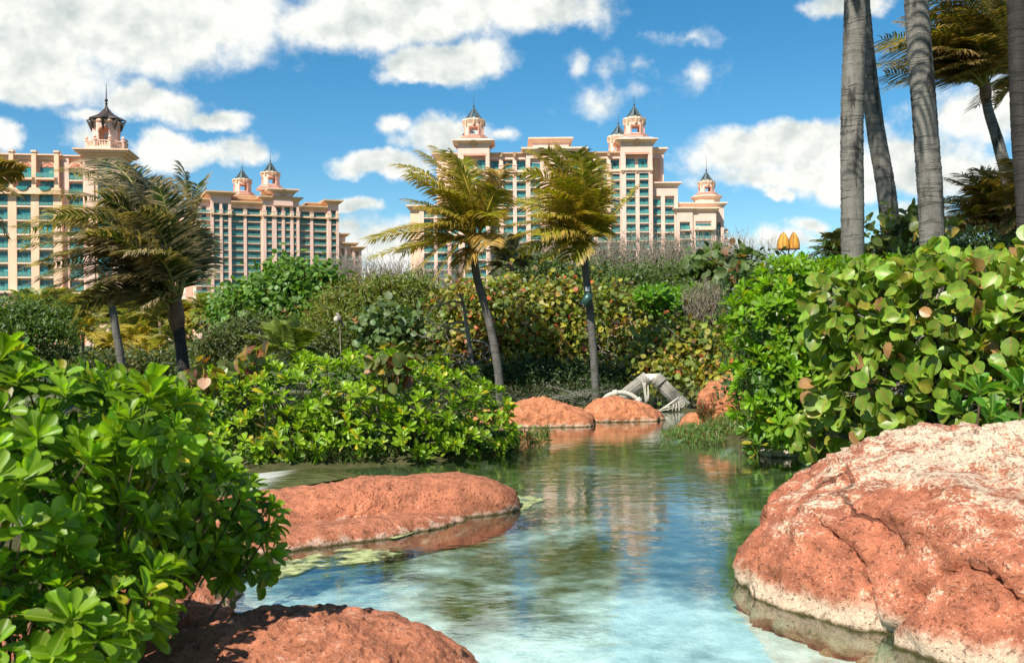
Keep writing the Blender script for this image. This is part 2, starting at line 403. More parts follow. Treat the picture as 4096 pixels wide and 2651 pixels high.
bp = t.n('ShaderNodeBump', {'Strength': .6, 'Distance': .05, 'Height': t.m('ADD', n2, t.m('MULTIPLY', n3, .3))})
b = t.n('ShaderNodeBsdfPrincipled', {'Base Color': col, 'Roughness': .95, 'Normal': bp.outputs[0], 'Specular IOR Level': .1})
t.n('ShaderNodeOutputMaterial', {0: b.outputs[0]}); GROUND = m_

# clear shallow water: tinted transmission under a Fresnel reflection
m_, t = new_mat('pool water'); c = wpos(t)
r1 = t.noise(t.v('MULTIPLY', c, (1, 1.5, 1)), 2.2, 3, .55, .5); r2 = t.noise(t.v('MULTIPLY', c, (1, 1.6, 1)), 9.0, 3, .55, .6); r3 = t.noise(c, 28.0, 2, .5)
h = t.m('ADD', t.m('MULTIPLY', r1, .6), t.m('ADD', t.m('MULTIPLY', r2, .14), t.m('MULTIPLY', r3, .022)))
patch = t.ramp(t.noise(c, .55, 3), .35, .65, .45, 1.0)
bp = t.n('ShaderNodeBump', {'Strength': t.m('MULTIPLY', patch, .30), 'Distance': .035, 'Height': h})
cosi = t.m('ABSOLUTE', t.v('DOT_PRODUCT', bp.outputs[0], t.n('ShaderNodeNewGeometry').outputs['Incoming']))
fz = t.m('MULTIPLY_ADD', t.m('POWER', t.m('SUBTRACT', 1.0, cosi, clamp=True), 3.6), .95, .045, clamp=True)   # Schlick, the same from above and below
gs = t.n('ShaderNodeBsdfGlossy', {'Color': (1, 1, 1), 'Roughness': .02, 'Normal': bp.outputs[0]})
tr = t.n('ShaderNodeBsdfTransparent', {'Color': (0.78, 0.92, 0.89)})
t.n('ShaderNodeOutputMaterial', {0: t.n('ShaderNodeMixShader', {0: fz, 1: tr.outputs[0], 2: gs.outputs[0]}).outputs[0]}); WATER = m_

# ---------------------------------------------------------------- ground, pool bed, water
POOL = np.array([(-1.2, -3), (-1.75, 2.5), (-1.9, 5), (-2.3, 6.8), (-4.6, 8.8), (-5.2, 10.6), (-2.9, 11.4), (-1.6, 12.0), (-.3, 12.8), (.1, 15), (-.6, 17), (-.6, 19.6),
                 (3.4, 19.6), (3.2, 17.3), (2.75, 14.6), (3.1, 13.6), (3.9, 12.3), (5.2, 10.4), (6.5, 8), (6.5, 3), (4, -3)], float)
def pool_dist(x, y):
    """signed distance to the pool outline, negative inside"""
    d = np.full(x.shape, 1e9); inside = np.zeros(x.shape, bool)
    n = len(POOL)
    for i in range(n):
        a, b_ = POOL[i], POOL[(i + 1) % n]; e = b_ - a
        u = np.clip(((x - a[0]) * e[0] + (y - a[1]) * e[1]) / (e @ e), 0, 1)
        d = np.minimum(d, np.hypot(x - a[0] - u * e[0], y - a[1] - u * e[1]))
        cnd = ((a[1] > y) != (b_[1] > y)) & (x < (b_[0] - a[0]) * (y - a[1]) / (b_[1] - a[1] + 1e-12) + a[0])
        inside ^= cnd
    return np.where(inside, -d, d)
def ground_z(x, y):
    x = np.asarray(x, float); y = np.asarray(y, float)
    d = pool_dist(x, y)
    z = np.where(d < 0, np.maximum(d * .5, -.18), np.minimum(d * .35, np.where((y > 18.5) & (np.abs(x - 2) < 5), .04, .22)))
    sm = np.clip((y - 20.0) / 3.0, 0, 1); z = z - .92 * sm * sm * (3 - 2 * sm)
    n = fbm(np.stack([x * .9, y * .9, x * 0], -1).reshape(-1, 3), 3, 5).reshape(x.shape)
    return z + n * np.where(d < 0, .018, .05) * np.exp(-np.maximum(0, np.abs(y) - 60) / 60)
def gz(x, y): return float(ground_z(np.array([x]), np.array([y]))[0])
def axis(lo, hi, fine, far):
    a = list(np.arange(lo, hi + 1e-6, fine)); s = fine
    right, left = [], []
    v = hi
    while v < far: s *= 1.35; v += s; right.append(v)
    v = lo; s = fine
    while v > -far: s *= 1.35; v -= s; left.append(v)
    return np.array(left[::-1] + a + right)
gx, gy = axis(-8, 8, .14, 4000), axis(-4, 22, .14, 4000)
XX, YY = np.meshgrid(gx, gy)
ZZ = ground_z(XX, YY)
nx, ny = len(gx), len(gy)
ii = np.arange(nx * ny).reshape(ny, nx)
fq = np.stack([ii[:-1, :-1], ii[:-1, 1:], ii[1:, 1:], ii[1:, :-1]], -1).reshape(-1, 4)
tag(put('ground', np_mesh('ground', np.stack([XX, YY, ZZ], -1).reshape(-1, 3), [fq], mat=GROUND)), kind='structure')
wm = MB(); wm.add([(-6, -3.4, 0), (7.2, -3.4, 0), (7.2, 20.1, 0), (-6, 20.1, 0)], [(0, 1, 2, 3)])
tag(wm.build('water', WATER), kind='structure')
# ---------------------------------------------------------------- hotels
class Hotel:
    """facade plane through O with yaw; local x along the facade, local y into the building"""
    def __init__(s, name, label, ox, d, yaw, yref):
        s.O = P(ox, yref, d)[:2]; s.yaw = yaw; s.c, s.s = math.cos(yaw), math.sin(yaw); s.yref = yref
        s.root = empty(name, (s.O[0], s.O[1], 0), yaw, label, 'hotel', 'pink resort hotels beyond the trees')
        s.cache = {}
    def lam(s, px, py, wd=0.0):
        rx, rz = ray(px, py)
        return (wd + s.c * s.O[1] - s.s * s.O[0]) / (s.c - rx * s.s), rx, rz
    def u(s, px, wd=0.0, py=None):
        l, rx, rz = s.lam(px, py or s.yref, wd)
        return (rx * l - s.O[0]) * s.c + (l - s.O[1]) * s.s
    def z(s, px, py, wd=0.0):
        l, rx, rz = s.lam(px, py, wd)
        return CAMH + rz * l
    def part(s, name, mb, mat, parent=None, smooth=False): return mb.build(name, mat, parent or s.root, smooth)
    def cornice(s, u0, u1, w0, w1, z, h, o, mat, ends=True):
        m = MB(); e = o if ends else 0
        m.frus((u0 - .1 * o, u1 + .1 * o, w0 - .1 * o, w1), (u0 - e, u1 + e, w0 - o, w1 + .02), z - h, z - h * .3)
        m.box(u0 - e - .05, u1 + e + .05, w0 - o - .05, w1 + .03, z - h * .3, z)
        return s.part('cornice', m, mat)
    def block(s, u0, u1, ztop, w0, w1, mat=None, corn=None, cmat=None, z0=-1.0):
        o = s.part('wall', MB().box(u0, u1, w0, w1, z0, ztop), mat or PINK)
        if corn: s.cornice(u0, u1, w0, w1, ztop + corn[0] * .6, corn[0], corn[1], cmat or CREAM)
        return o
    def window(s, uc, wd, w0, zb, h, mull=2, kind=0):
        """teal framed glazed opening standing on a floor; shared meshes per size"""
        key = (round(wd, 1), round(h, 1), mull)
        if key not in s.cache:
            wq, hq = key[0], key[1]; fr = MB(); t_ = .09
            fr.box(-wq / 2, wq / 2, -.06, .0, 0, t_).box(-wq / 2, wq / 2, -.06, .0, hq - t_, hq)
            for k in range(mull + 1):
                x = -wq / 2 + t_ / 2 + (wq - t_) * k / mull
                fr.box(x - t_ / 2, x + t_ / 2, -.055, .005, t_ * .98, hq - t_ * .98)
            fr.box(-wq / 2 + t_, wq / 2 - t_, -.05, 0, hq * .78, hq * .78 + .06)
            pn = MB().box(-wq / 2 + .02, wq / 2 - .02, .012, .03, .02, hq - .02)
            rl = MB(); rl.box(-wq / 2, wq / 2, -.02, .02, .12, 1.0)
            rb = MB(); rb.box(-wq / 2, wq / 2, -.05, .05, 1.0, 1.08)
            for k in range(4):
                x = -wq / 2 + .05 + (wq - .1) * k / 3; rb.box(x - .04, x + .04, -.045, .045, 0, 1.0)
            cu = [MB().box(a * wq, b_ * wq, .006, .011, .12, hq * .77) for a, b_ in ((-.46, -.2), (.12, .46), (-.46, .0))]
            dk = MB().box(-.12 * wq, .14 * wq, .004, .010, .12, hq * .76)
            s.cache[key] = (fr.mesh('window', FRAME), pn.mesh('pane', PANE), rl.mesh('railing', RAILG), rb.mesh('handrail', FRAME), [q.mesh('curtain', CURT) for q in cu], dk.mesh('open_door', DARK))
        fr, pn, rl, rb, cu, dk = s.cache[key]
        o = put('window', fr, s.root, (uc, w0, zb)); put('pane', pn, o)
        k = random.random()
        if k < .5: put('curtain', random.choice(cu), o)
        if k > .68: put('open_door', dk, o)
        return key
    def bay(s, ua, ub, w0, dep, zf, fh, mull=2, rail=True, slab=True, proud=0.0, smat=None):
        uc, wd = (ua + ub) / 2, ub - ua
        key = s.window(uc, wd - .12, w0 + dep - .06, zf, fh - .75, mull)
        if slab:
            k2 = ('slab', round(wd, 1), round(dep + proud, 1))
            if k2 not in s.cache: s.cache[k2] = MB().box(-k2[1] / 2, k2[1] / 2, 0, k2[2], -.34, 0).mesh('balcony', smat or CREAM)
            b_ = put('balcony', s.cache[k2], s.root, (uc, w0 - proud + .03, zf))
            if rail:
                _, _, rl, rb, _, _ = s.cache[(round(wd - .12, 1), round(fh - .75, 1), mull)]
                r_ = put('railing', rl, b_, (0, .07, 0)); put('handrail', rb, b_, (0, .07, 0))
    def facade(s, u0, u1, bays, ztop, zhead, z_floor, fh, nfl, w0, w1, dep=1.05, mat=None, mull=2, proud=0.0, skip=0, pil_proud=0.0, z0=-1.0, hmat=None):
        """front wall of piers and balconied bays"""
        mat = mat or PINK
        s.part('wall', MB().box(u0, u1, w0 + dep, w1, z0, ztop - .01), mat)
        s.part('parapet_wall', MB().box(u0, u1, w0, w0 + dep, zhead, ztop), hmat or mat)
        edges = [u0] + [e for b_ in bays for e in b_] + [u1]
        for k in range(0, len(edges), 2):
            if edges[k + 1] - edges[k] > .03:
                s.part('pilaster', MB().box(edges[k], edges[k + 1], w0 - pil_proud, w0 + dep, z0, zhead - .01), mat)
        for ua, ub in bays:
            for k in range(nfl):
                zf = z_floor - k * fh
                if zf < 4.0: break
                s.bay(ua, ub, w0, dep, zf, fh, mull if ub - ua < 5 else mull + 1, proud=proud)
    def cupola(s, uc, wc, z, a, hstep, hbody, hcorn, hroof, hspire, col=None, base=True, opn=.46):
        """stepped base, open lantern, flared cornice, bladed pyramid roof and spire; a = lantern half width"""
        col = col or PINK
        r8 = 1 / math.cos(math.pi / 8)
        m = MB(); nst = 3
        for k in range(nst):
            hw = a * (1.62 - .2 * k); zz = z + hstep * k / nst
            m.lathe([(hw * r8, zz), (hw * r8, zz + hstep / nst * .72), (hw * r8 * 1.06, zz + hstep / nst * .8), (hw * r8 * 1.06, zz + hstep / nst)], 8, uc, wc, math.pi / 8)
        lan = s.part('lantern_base', m, col)
        z1 = z + hstep; ch = a * .52; g = a * opn
        body = MB(); zo0, zo1 = z1 + hbody * .08, z1 + hbody * .72
        octo = [(a, -ch), (a, ch), (ch, a), (-ch, a), (-a, ch), (-a, -ch), (-ch, -a), (ch, -a)]
        body.prism([(uc + x, wc + y) for x, y in octo], z1, zo0)
        body.prism([(uc + x * 1.003, wc + y * 1.003) for x, y in octo], zo1, z1 + hbody)
        for sx in (1, -1):
            for sy in (1, -1):
                pl = [(a, g), (a, ch), (ch, a), (g, a), (g, a * .72), (a * .72, g)]
                pl = [(uc + sx * x * .998, wc + sy * y * .998) for x, y in pl]
                if sx * sy < 0: pl = pl[::-1]
                body.prism(pl, zo0, zo1)
        lt = s.part('lantern', body, col)
        fr = MB()
        for q in range(4):
            an = q * math.pi / 2; cx_, sx_ = math.cos(an), math.sin(an)
            def rot(x, y): return (uc + x * cx_ - y * sx_, wc + x * sx_ + y * cx_)
            for x0, x1, zz0, zz1 in ((-g * 1.25, -g, zo0, zo1), (g, g * 1.25, zo0, zo1), (-g * 1.25, g * 1.25, zo1, zo1 + a * .12)):
                fr.prism([rot(x0, -a * 1.04), rot(x1, -a * 1.04), rot(x1, -a * .95), rot(x0, -a * .95)], zz0 + .02, zz1)
        s.part('opening_surround', fr, SALMON, lt)
        z2 = z1 + hbody; c_ = MB()
        c_.lathe([(a * r8 * 1.0, z2 + .002), (a * r8 * 1.2, z2 + hcorn * .7), (a * r8 * 1.22, z2 + hcorn * .72), (a * r8 * 1.22, z2 + hcorn)], 8, uc, wc, math.pi / 8)
        s.part('lantern_cornice', c_, CREAM, lt)
        br = MB()
        for q in range(8):
            an = q * math.pi / 4; cx_, sx_ = math.cos(an), math.sin(an)
            def rot(x, y): return (uc + x * cx_ - y * sx_, wc + x * sx_ + y * cx_)
            s.part('bracket', MB().prism([rot(a * .98, -a * .09), rot(a * 1.24, -a * .09), rot(a * 1.24, a * .09), rot(a * .98, a * .09)], z2 - hcorn * .25, z2 + hcorn * .75), TAN, lt)
        z3 = z2 + hcorn
        rf = MB(); ra = a * .93
        for q in range(8):
            an = math.pi / 8 + q * math.pi / 4
            dv, tv = (math.cos(an), math.sin(an)), (-math.sin(an), math.cos(an))
            hw = ra * .25
            pts = [(uc + dv[0] * ra * r8 + tv[0] * hw * k, wc + dv[1] * ra * r8 + tv[1] * hw * k, z3) for k in (-1, 1)]
            pti = [(uc + dv[0] * (ra * r8 - .35) + tv[0] * hw * k, wc + dv[1] * (ra * r8 - .35) + tv[1] * hw * k, z3) for k in (-1, 1)]
            ap = [(uc + tv[0] * .1 * k + dv[0] * .2, wc + tv[1] * .1 * k + dv[1] * .2, z3 + hroof) for k in (-1, 1)]
            api = [(uc + tv[0] * .1 * k, wc + tv[1] * .1 * k, z3 + hroof - .2) for k in (-1, 1)]
            rf.add([pts[0], pts[1], ap[1], ap[0], pti[0], pti[1], api[1], api[0]], [(0, 1, 2, 3), (5, 4, 7, 6), (1, 0, 4, 5), (2, 1, 5, 6), (3, 2, 6, 7), (0, 3, 7, 4)])
        ro = s.part('roof', rf, ROOFM)
        st = MB()
        for k in range(3):
            st.lathe([(ra * r8 * (1.0 - .12 * k), z3 + .25 * k), (ra * r8 * (1.0 - .12 * k), z3 + .25 * k + .24)], 8, uc, wc, math.pi / 8)
        s.part('roof_step', st, CREAM, ro)
        zp = z3 + hroof; sp = MB()
        sp.lathe([(.28, zp - .3), (.34, zp), (.12, zp + .25), (.40, zp + .7), (.12, zp + 1.15), (.09, zp + 1.3), (.05, zp + hspire)], 8, uc, wc)
        s.part('spire', sp, ROOFM, ro)
    def tower_top(s, u0, u1, w0, w1, z, k=1.0, **kw):
        """flared cornice with brackets over a square shaft, lantern above"""
        s.cornice(u0, u1, w0, w1, z, 1.4 * k, 2.0 * k, CREAM)
        uc, wc = (u0 + u1) / 2, (w0 + w1) / 2
        b_ = MB()
        for x, y, ax in ((uc, w0, 0), (u0, wc, 1), (u1, wc, 2)):
            if ax == 0: b_.frus((x - .5, x + .5, y - .3, y + .2), (x - .7, x + .7, y - 2.2 * k, y + .2), z - 2.6 * k, z - .2 * k)
            else:
                sg = -1 if ax == 1 else 1
                lo, hi = sorted((x, x + sg * .3)); lo2, hi2 = sorted((x, x + sg * 2.2 * k))
                b_.frus((lo, hi, y - .5, y + .5), (lo2, hi2, y - .7, y + .7), z - 2.6 * k, z - .2 * k)
        s.part('bracket', b_, TAN)
        m = MB(); hw = (u1 - u0) / 2
        m.frus((uc - hw - 1.2, uc + hw + 1.2, wc - hw - 1.2, wc + hw + 1.2), (uc - hw * .95, uc + hw * .95, wc - hw * .95, wc + hw * .95), z + .01, z + .7 * k)
        s.part('tower_roof_slab', m, WHITEP)

random.seed(4)
# ---- wide central hotel --------------------------------------------------
H = Hotel('resort_hotel', 'wide pink hotel with two cupola towers and teal balconies behind the two centre palms', 2300, 351, 0.0, 850)
U = lambda zx, off=2200: H.u(off + zx * .5195)
Z = lambda zy: H.z(2300, 350 + zy * .5195)
fh = (Z(978) - Z(1045.5))
zf1 = Z(1050)                        # a floor line
L3 = lambda zx: U(zx, 1450)
# low left wing
wl = [(L3(466), L3(543)), (L3(570), L3(648)), (L3(676), L3(752)), (L3(780), L3(850)), (L3(880), L3(950))]
H.facade(L3(430), L3(960), wl, Z(895), Z(925), zf1 + fh * 1, fh, 14, 3.0, 24)
H.block(L3(360), L3(430), Z(895), 3.5, 24, PEACH)
H.cornice(L3(360), L3(960), 3.0, 24, Z(888), 1.6, 1.3, CREAM)
# back shoulder left
H.block(L3(560), L3(740), Z(488), 9, 24, PINK, (1.9, 1.6))
def band(u0, u1, w0, z, h=.75, o=.55):
    m = MB(); m.box(u0 - .1, u1 + .1, w0 - o, w0 - .002, z, z + h); m.box(u0 - .1, u1 + .1, w0 - o * .55, w0 - .002, z - h * .5, z - .002)
    return H.part('string_course', m, CREAM)
def grand_tower(u0, u1, zc, bays, rec):
    w0 = -2.2
    H.facade(u0, u1, bays, Z(655), Z(655) - .7, zf1 + 5 * fh, fh, 14, w0, 20)
    # high recessed loggia under the shaft head
    rl_, rr_ = rec
    H.part('pilaster', MB().box(u0, rl_, w0, w0 + 2.4, Z(655), Z(512)), PINK)
    H.part('pilaster', MB().box(rr_, u1, w0, w0 + 2.4, Z(655), Z(512)), PINK)
    H.part('wall', MB().box(u0, u1, w0 + 2.4, 20, Z(655), zc), PINK)
    H.part('parapet_wall', MB().box(u0, u1, w0, w0 + 2.4, Z(512), zc), PINK)
    H.part('lintel', MB().box(rl_ - .3, rr_ + .3, w0 - .12, w0 - .002, Z(527), Z(513)), SALMON)
    m_ = (rl_ + rr_) / 2
    H.bay(rl_ + .1, m_ - .5, w0, 2.3, Z(632), (Z(555) - Z(632)) + .75)
    H.bay(m_ + .7, rr_ - .1, w0, 2.3, Z(632), (Z(555) - Z(632)) + .75)
    band(u0, u1, w0, Z(650))
    for x in (u0 + .6, (u0 + u1) / 2, u1 - .6):
        H.part('bracket', MB().frus((x - .35, x + .35, w0 - .25, w0), (x - .45, x + .45, w0 - .6, w0), Z(672), Z(656)), TAN)
    H.tower_top(u0, u1, w0, w0 + (u1 - u0), zc + .7, .9)
    uc, a = (u0 + u1) / 2, (u1 - u0) * .295
    H.cupola(uc, w0 + (u1 - u0) / 2, zc + 1.2, a, (u1 - u0) * .17, (u1 - u0) * .36, (u1 - u0) * .16, (u1 - u0) * .40, 4.6)
tl0, tl1 = L3(740), L3(982)
grand_tower(tl0, tl1, Z(425), [(L3(787), L3(850)), (L3(878), L3(950))], (L3(785), L3(952)))
tr0, tr1 = U(543), U(785)
grand_tower(tr0, tr1, Z(425), [(U(582), U(654)), (U(684), U(756))], (U(580), U(753)))
# companion lanterns on the far side of each tower
for cu_, k in ((L3(806), .92), (U(588), .92)):
    H.block(cu_ - 6.5, cu_ + 6.5, Z(470), 18, 30, PINK, (1.8, 1.6))
    H.cupola(cu_, 24, Z(452), 3.35, 2.0, 4.0, 1.8, 4.4, 4.4)
# bays between tower and centre block
def mid_bays(u0, u1, cols):
    H.facade(u0, u1, cols, Z(655), Z(655) - .7, zf1 + 5 * fh, fh, 14, 0, 22)
    H.facade(u0, u1, cols, Z(522), Z(548), Z(632), Z(555) - Z(632) + .75, 1, 0.6, 22, dep=1.8, z0=Z(655) + .01)
    H.cornice(u0, u1, .6, 22, Z(498), 1.3, .9, TAN, ends=False)
    band(u0, u1, 0, Z(650))
    for a, b_ in zip(cols[:-1], cols[1:]):
        x = (a[1] + b_[0]) / 2
        H.part('bracket', MB().frus((x - .4, x + .4, -.4, .6), (x - .5, x + .5, -.9, .6), Z(530), Z(496)), TAN)
        H.part('pier_cap', MB().box(x - .8, x + .8, -.7, .55, Z(650), Z(600)).box(x - .95, x + .95, -.85, .56, Z(600), Z(594)), PINK)
        H.part('bracket', MB().frus((x - .3, x + .3, -.3, 0), (x - .45, x + .45, -.7, 0), Z(674), Z(657)), TAN)
mid_bays(tl1, L3(1262), [(L3(988), L3(1055)), (L3(1085), L3(1160)), (L3(1188), L3(1262) - .1)])
mid_bays(U(255), tr0, [(U(265), U(337)), (U(368), U(441)), (U(470), U(543) - .12)])
# centre block
c0, c1 = L3(1262), U(255)
H.facade(c0, c1, [(L3(1294), L3(1370)), (L3(1390) + 4.2, L3(1390) + 7.4), (L3(1390) + 10.2, L3(1390) + 13), (c1 - 4.6, c1 - 1.4)], Z(492), Z(548), Z(632), fh, 16, -1.2, 22)
H.cornice(c0, c1, -1.2, 22, Z(468), 2.0, 1.6, CREAM)
H.block(L3(1315), U(150), Z(405), 1.2, 20, PINK, (1.7, 1.5))
H.part('arch_panel', MB().box(L3(1410), U(-20), -1.45, -1.203, Z(600), Z(508)), SALMON)
# right shoulder and steps
H.block(tr1, U(893), Z(480), 4.5, 22, PINK, (2.0, 1.4))
H.part('wall_panel', MB().box(U(790), U(864), 4.3, 4.497, Z(709), Z(538)), SALMON)
H.part('wall_panel', MB().box(U(800), U(853), 4.2, 4.297, Z(697), Z(550)), TAN)
H.facade(tr1, U(987), [(U(789), U(857)), (U(887), U(959))], Z(757), Z(840), zf1 + 2 * fh, fh, 14, .4, 4.49)
H.cornice(tr1, U(987), .4, 20, Z(735), 1.5, 1.3, CREAM)
H.block(tr1 + .1, U(985), Z(758), 4.5, 20)
H.facade(U(970), U(1092), [(U(993), U(1071))], Z(962), Z(1046), Z(1108), fh, 12, -1.6, 20, proud=.9)
H.cornice(U(970), U(1092), -1.6, 20, Z(936), 1.5, 1.0, CREAM)
H.facade(U(1092), U(1274), [(U(1116), U(1238))], Z(962), Z(1040), Z(1108), fh, 12, -1.0, 20, dep=.5, mull=3)
H.cornice(U(1095), U(1274), -1.0, 20, Z(937), 1.5, 1.2, CREAM)
H.part('balcony', MB().box(U(1105), U(1258), -2.4, -1.0, Z(1110), Z(1080)), CREAM)
H.facade(U(1274), U(1350), [(U(1277), U(1325))], Z(915), Z(1042), Z(1105), fh, 12, 2.5, 20)
H.block(U(990), U(1348), Z(912), 4, 19.8)
H.cornice(U(990), U(1350), 2.5, 20, Z(888), 1.6, 1.1, CREAM)
for k in range(3):
    H.part('balcony', MB().box(U(1350), U(1385), 3.5, 9, Z(1120) - k * fh, Z(1120) - k * fh + .5).box(U(1380), U(1385), 3.5, 9, Z(1120) - k * fh + .502, Z(1086) - k * fh), CREAM)
m = MB(); r8 = 1 / math.cos(math.pi / 8)
hw = (U(1350) - U(1160)) / 2; uc = U(1245)
m.lathe([(hw * r8, Z(890)), (hw * r8, Z(852)), (hw * r8 * 1.24, Z(832)), (hw * r8 * 1.24, Z(826)), (hw * r8 * .9, Z(815))], 8, uc, 9, math.pi / 8)
H.part('octagonal_base', m, CREAM)
H.cupola(uc, 9, Z(820), (U(1300) - U(1178)) * .46, (Z(795) - Z(820)) * 1.0, Z(738) - Z(795), Z(708) - Z(738), Z(628) - Z(708), 5.8, opn=.42)

# ---- receding hotel ------------------------------------------------------
random.seed(9)
H = Hotel('resort_hotel', 'pale pink hotel seen at an angle with twin cupolas and long green balconies', 860, 440, R(24), 900)
U = lambda zx, wd=0.0: H.u(700 + zx * .4545, wd)
Z = lambda zy, zx=400: H.z(700 + zx * .4545, 550 + zy * .4545)
fh = (Z(720) - Z(1105)) / 6.0
ztop = Z(665)                                     # penthouse floor (front face)
zf1 = ztop - fh
def fac(z0_, z1_, bays, head, topz, pent, w0=0.0):
    u0, u1 = U(z0_), U(z1_)
    bb = [(U(a), U(b_)) for a, b_ in bays]
    H.facade(u0, u1, bb, ztop - .2, ztop - .75, zf1, fh, 18, w0, 20, dep=1.4, pil_proud=.35)
    H.facade(u0, u1, bb, topz, head, ztop, head - ztop + .6, 1, w0 + .15, 20, dep=1.9, z0=ztop - .19)
    m = MB(); m.box(u0 - .05, u1 + .05, w0 - 1.0, w0 - .002, ztop - .9, ztop - .4); H.part('string_course', m, TAN)
    ed = [z0_] + [e for b_ in bays for e in b_] + [z1_]
    for k in range(0, len(ed), 2):
        x = (U(ed[k]) + U(ed[k + 1])) / 2; hw_ = max(.5, (U(ed[k + 1]) - U(ed[k])) / 2)
        H.part('pier_cap', MB().box(x - hw_ - .1, x + hw_ + .1, w0 - 1.05, w0 + .14, ztop - .39, ztop + 1.3).box(x - hw_ - .25, x + hw_ + .25, w0 - 1.15, w0 + .14, ztop + 1.302, ztop + 1.6), CREAM)
        H.part('bracket', MB().frus((x - .35, x + .35, w0 - .3, w0), (x - .5, x + .5, w0 - .9, w0), ztop - 2.2, ztop - .92), TAN)
zz = lambda zy, zx: Z(zy, zx)
fac(312, 492, [(338, 392), (415, 468)], Z(578, 400), Z(505, 400), 1, -1.0)
H.cornice(U(312), U(492), -1.0, 20, Z(478, 400), 2.0, 2.2, TAN)
fac(492, 768, [(497, 605), (630, 755)], Z(622, 600), Z(585, 600), 1)
H.cornice(U(492), U(768), 0, 20, Z(565, 620), 1.9, 1.6, TAN, ends=False)
H.block(U(492, 6), U(850, 6), Z(545, 650), 6, 26, PINK, (2.2, 1.8), TAN)
fac(768, 1088, [(797, 850), (888, 935), (960, 1010), (1035, 1065)], Z(612, 900), Z(545, 930), 1, -1.4)
H.cornice(U(768), U(1088), -1.4, 20, Z(530, 1000), 1.8, 1.6, TAN)
H.block(U(862), U(1030), Z(490, 950), -2.4, 14, PINK, z0=Z(606, 950))
H.tower_top(U(850), U(1034), -2.2, 14, Z(462, 950), 1.25)
fac(1088, 1340, [(1092, 1190), (1215, 1335)], Z(655, 1200), Z(625, 1200), 1)
H.cornice(U(1088), U(1340), 0, 20, Z(603, 1200), 1.9, 1.6, TAN, ends=False)
H.block(U(1180, 5), U(1340, 5), Z(585, 1250), 5, 22, PINK, (1.8, 1.5), TAN)
fac(1340, 1436, [(1368, 1415)], Z(643, 1390), Z(578, 1390), 1, -1.0)
H.cornice(U(1340), U(1436), -1.0, 20, Z(555, 1390), 1.9, 1.9, TAN)
for (a, b_, ty, bays, hd) in ((1436, 1503, 862, [(1442, 1490)], 975), (1503, 1582, 945, [(1512, 1563)], 980), (1582, 1644, 980, [(1588, 1620)], 998)):
    H.facade(U(a), U(b_), [(U(x), U(y)) for x, y in bays], Z(ty, a), Z(hd, a), zf1 - fh * (math.floor((zf1 - Z(hd + 40, a)) / fh) + 1), fh, 12, 1.0, 20, dep=2.2, proud=.6)
    H.cornice(U(a), U(b_), 1.0, 20, Z(ty - 22, a), 1.8, 1.8, TAN)
# left wrap-round balconies and end wall
H.facade(U(212), U(312), [(U(236), U(280))], Z(560, 260), Z(598, 260), ztop, fh, 18, 1.2, 20, dep=1.2)
H.cornice(U(205), U(312), 1.2, 20, Z(535, 250), 1.8, 1.6, TAN)
for k in range(17):
    zf = ztop - k * fh
    if zf < 4: break
    b_ = H.part('balcony', MB().box(U(182), U(311), -.6, 1.2, zf - .34, zf).box(U(182), U(212) - .02, 1.2, 9, zf - .34, zf), CREAM)
    H.part('railing', MB().box(U(182), U(311), -.6, -.52, zf + .1, zf + 1.1).box(U(182), U(182) + .08, -.5, 9, zf + .1, zf + 1.1), RAILG, b_)
# the end wall turns away to the left
ec, es = math.cos(R(-62)), math.sin(R(-62))
def endwall(n, a, b_, off, z1, mat):
    x0, y0 = U(212) , 9.0
    q = [(x0 - a * .5, y0 + a * .87), (x0 - b_ * .5, y0 + b_ * .87), (x0 - b_ * .5 + 12, y0 + b_ * .87 + 1), (x0 - a * .5 + 12, y0 + a * .87 + 1)]
    q = [(x - off * .87, y - off * .5) for x, y in q]
    return H.part(n, MB().prism(q[::-1], -1, z1), mat)
endwall('wall', 0, 24, 0, Z(600, 150), PINK); endwall('wall_panel', 3, 8, .2, Z(650, 150), SALMON); endwall('wall_panel', 12, 17, .2, Z(650, 150), SALMON)
a_ = (U(945) - U(795)) / 2 * .95
H.cupola(U(866), 6, Z(455, 900), a_, Z(405) - Z(450), Z(335) - Z(425), Z(308) - Z(335), Z(208) - Z(305), Z(100) - Z(208), opn=.44)
H.block(U(450, 14), U(700, 14), Z(500, 600), 14, 32, PINK, (2.0, 1.8), TAN)
H.cupola(U(595, 22), 22, Z(470, 620), a_ * 1.0, Z(405) - Z(450), Z(335) - Z(425), Z(308) - Z(335), Z(208) - Z(305), Z(100) - Z(208), opn=.44)

# ---- near hotel at the left ----------------------------------------------
random.seed(12)
H = Hotel('resort_hotel', 'peach hotel with sunburst arches and a flared bronze turret roof behind the windblown palm', 300, 217, R(9), 900)
U = lambda zx, wd=0.0: H.u(zx * .6494, wd)
Z = lambda zy, zx=350: H.z(zx * .6494, 300 + zy * .6494)
fh = (Z(735) - Z(1345)) / 7
bl = [(-330, -245), (-185, -98), (-42, 48), (102, 190), (240, 328)]
ub = [(U(a), U(b_)) for a, b_ in bl]
u0, u1 = U(-420), U(382)
H.facade(u0, u1, ub, Z(728), Z(737), Z(805), fh, 8, 0, 20, dep=.9, mat=PEACH)
H.block(u0, u1, Z(1395), -.8, 0.9, SALMON)
H.part('string_course', MB().box(u0, u1, -1.0, -.002, Z(1342), Z(1330)), CREAM)
H.part('string_course', MB().box(u0, u1, -.9, .1, Z(735), Z(700)).box(u0, u1, -1.05, .1, Z(738), Z(735) - .002), PEACH)
H.part('wall', MB().box(u0, u1, 1.3, 20, Z(728), Z(495)), PINK)
H.part('parapet', MB().box(u0, u1, .1, 20, Z(495), Z(487)).box(u0, u1, .8, 1.3, Z(520), Z(496)), PEACH)
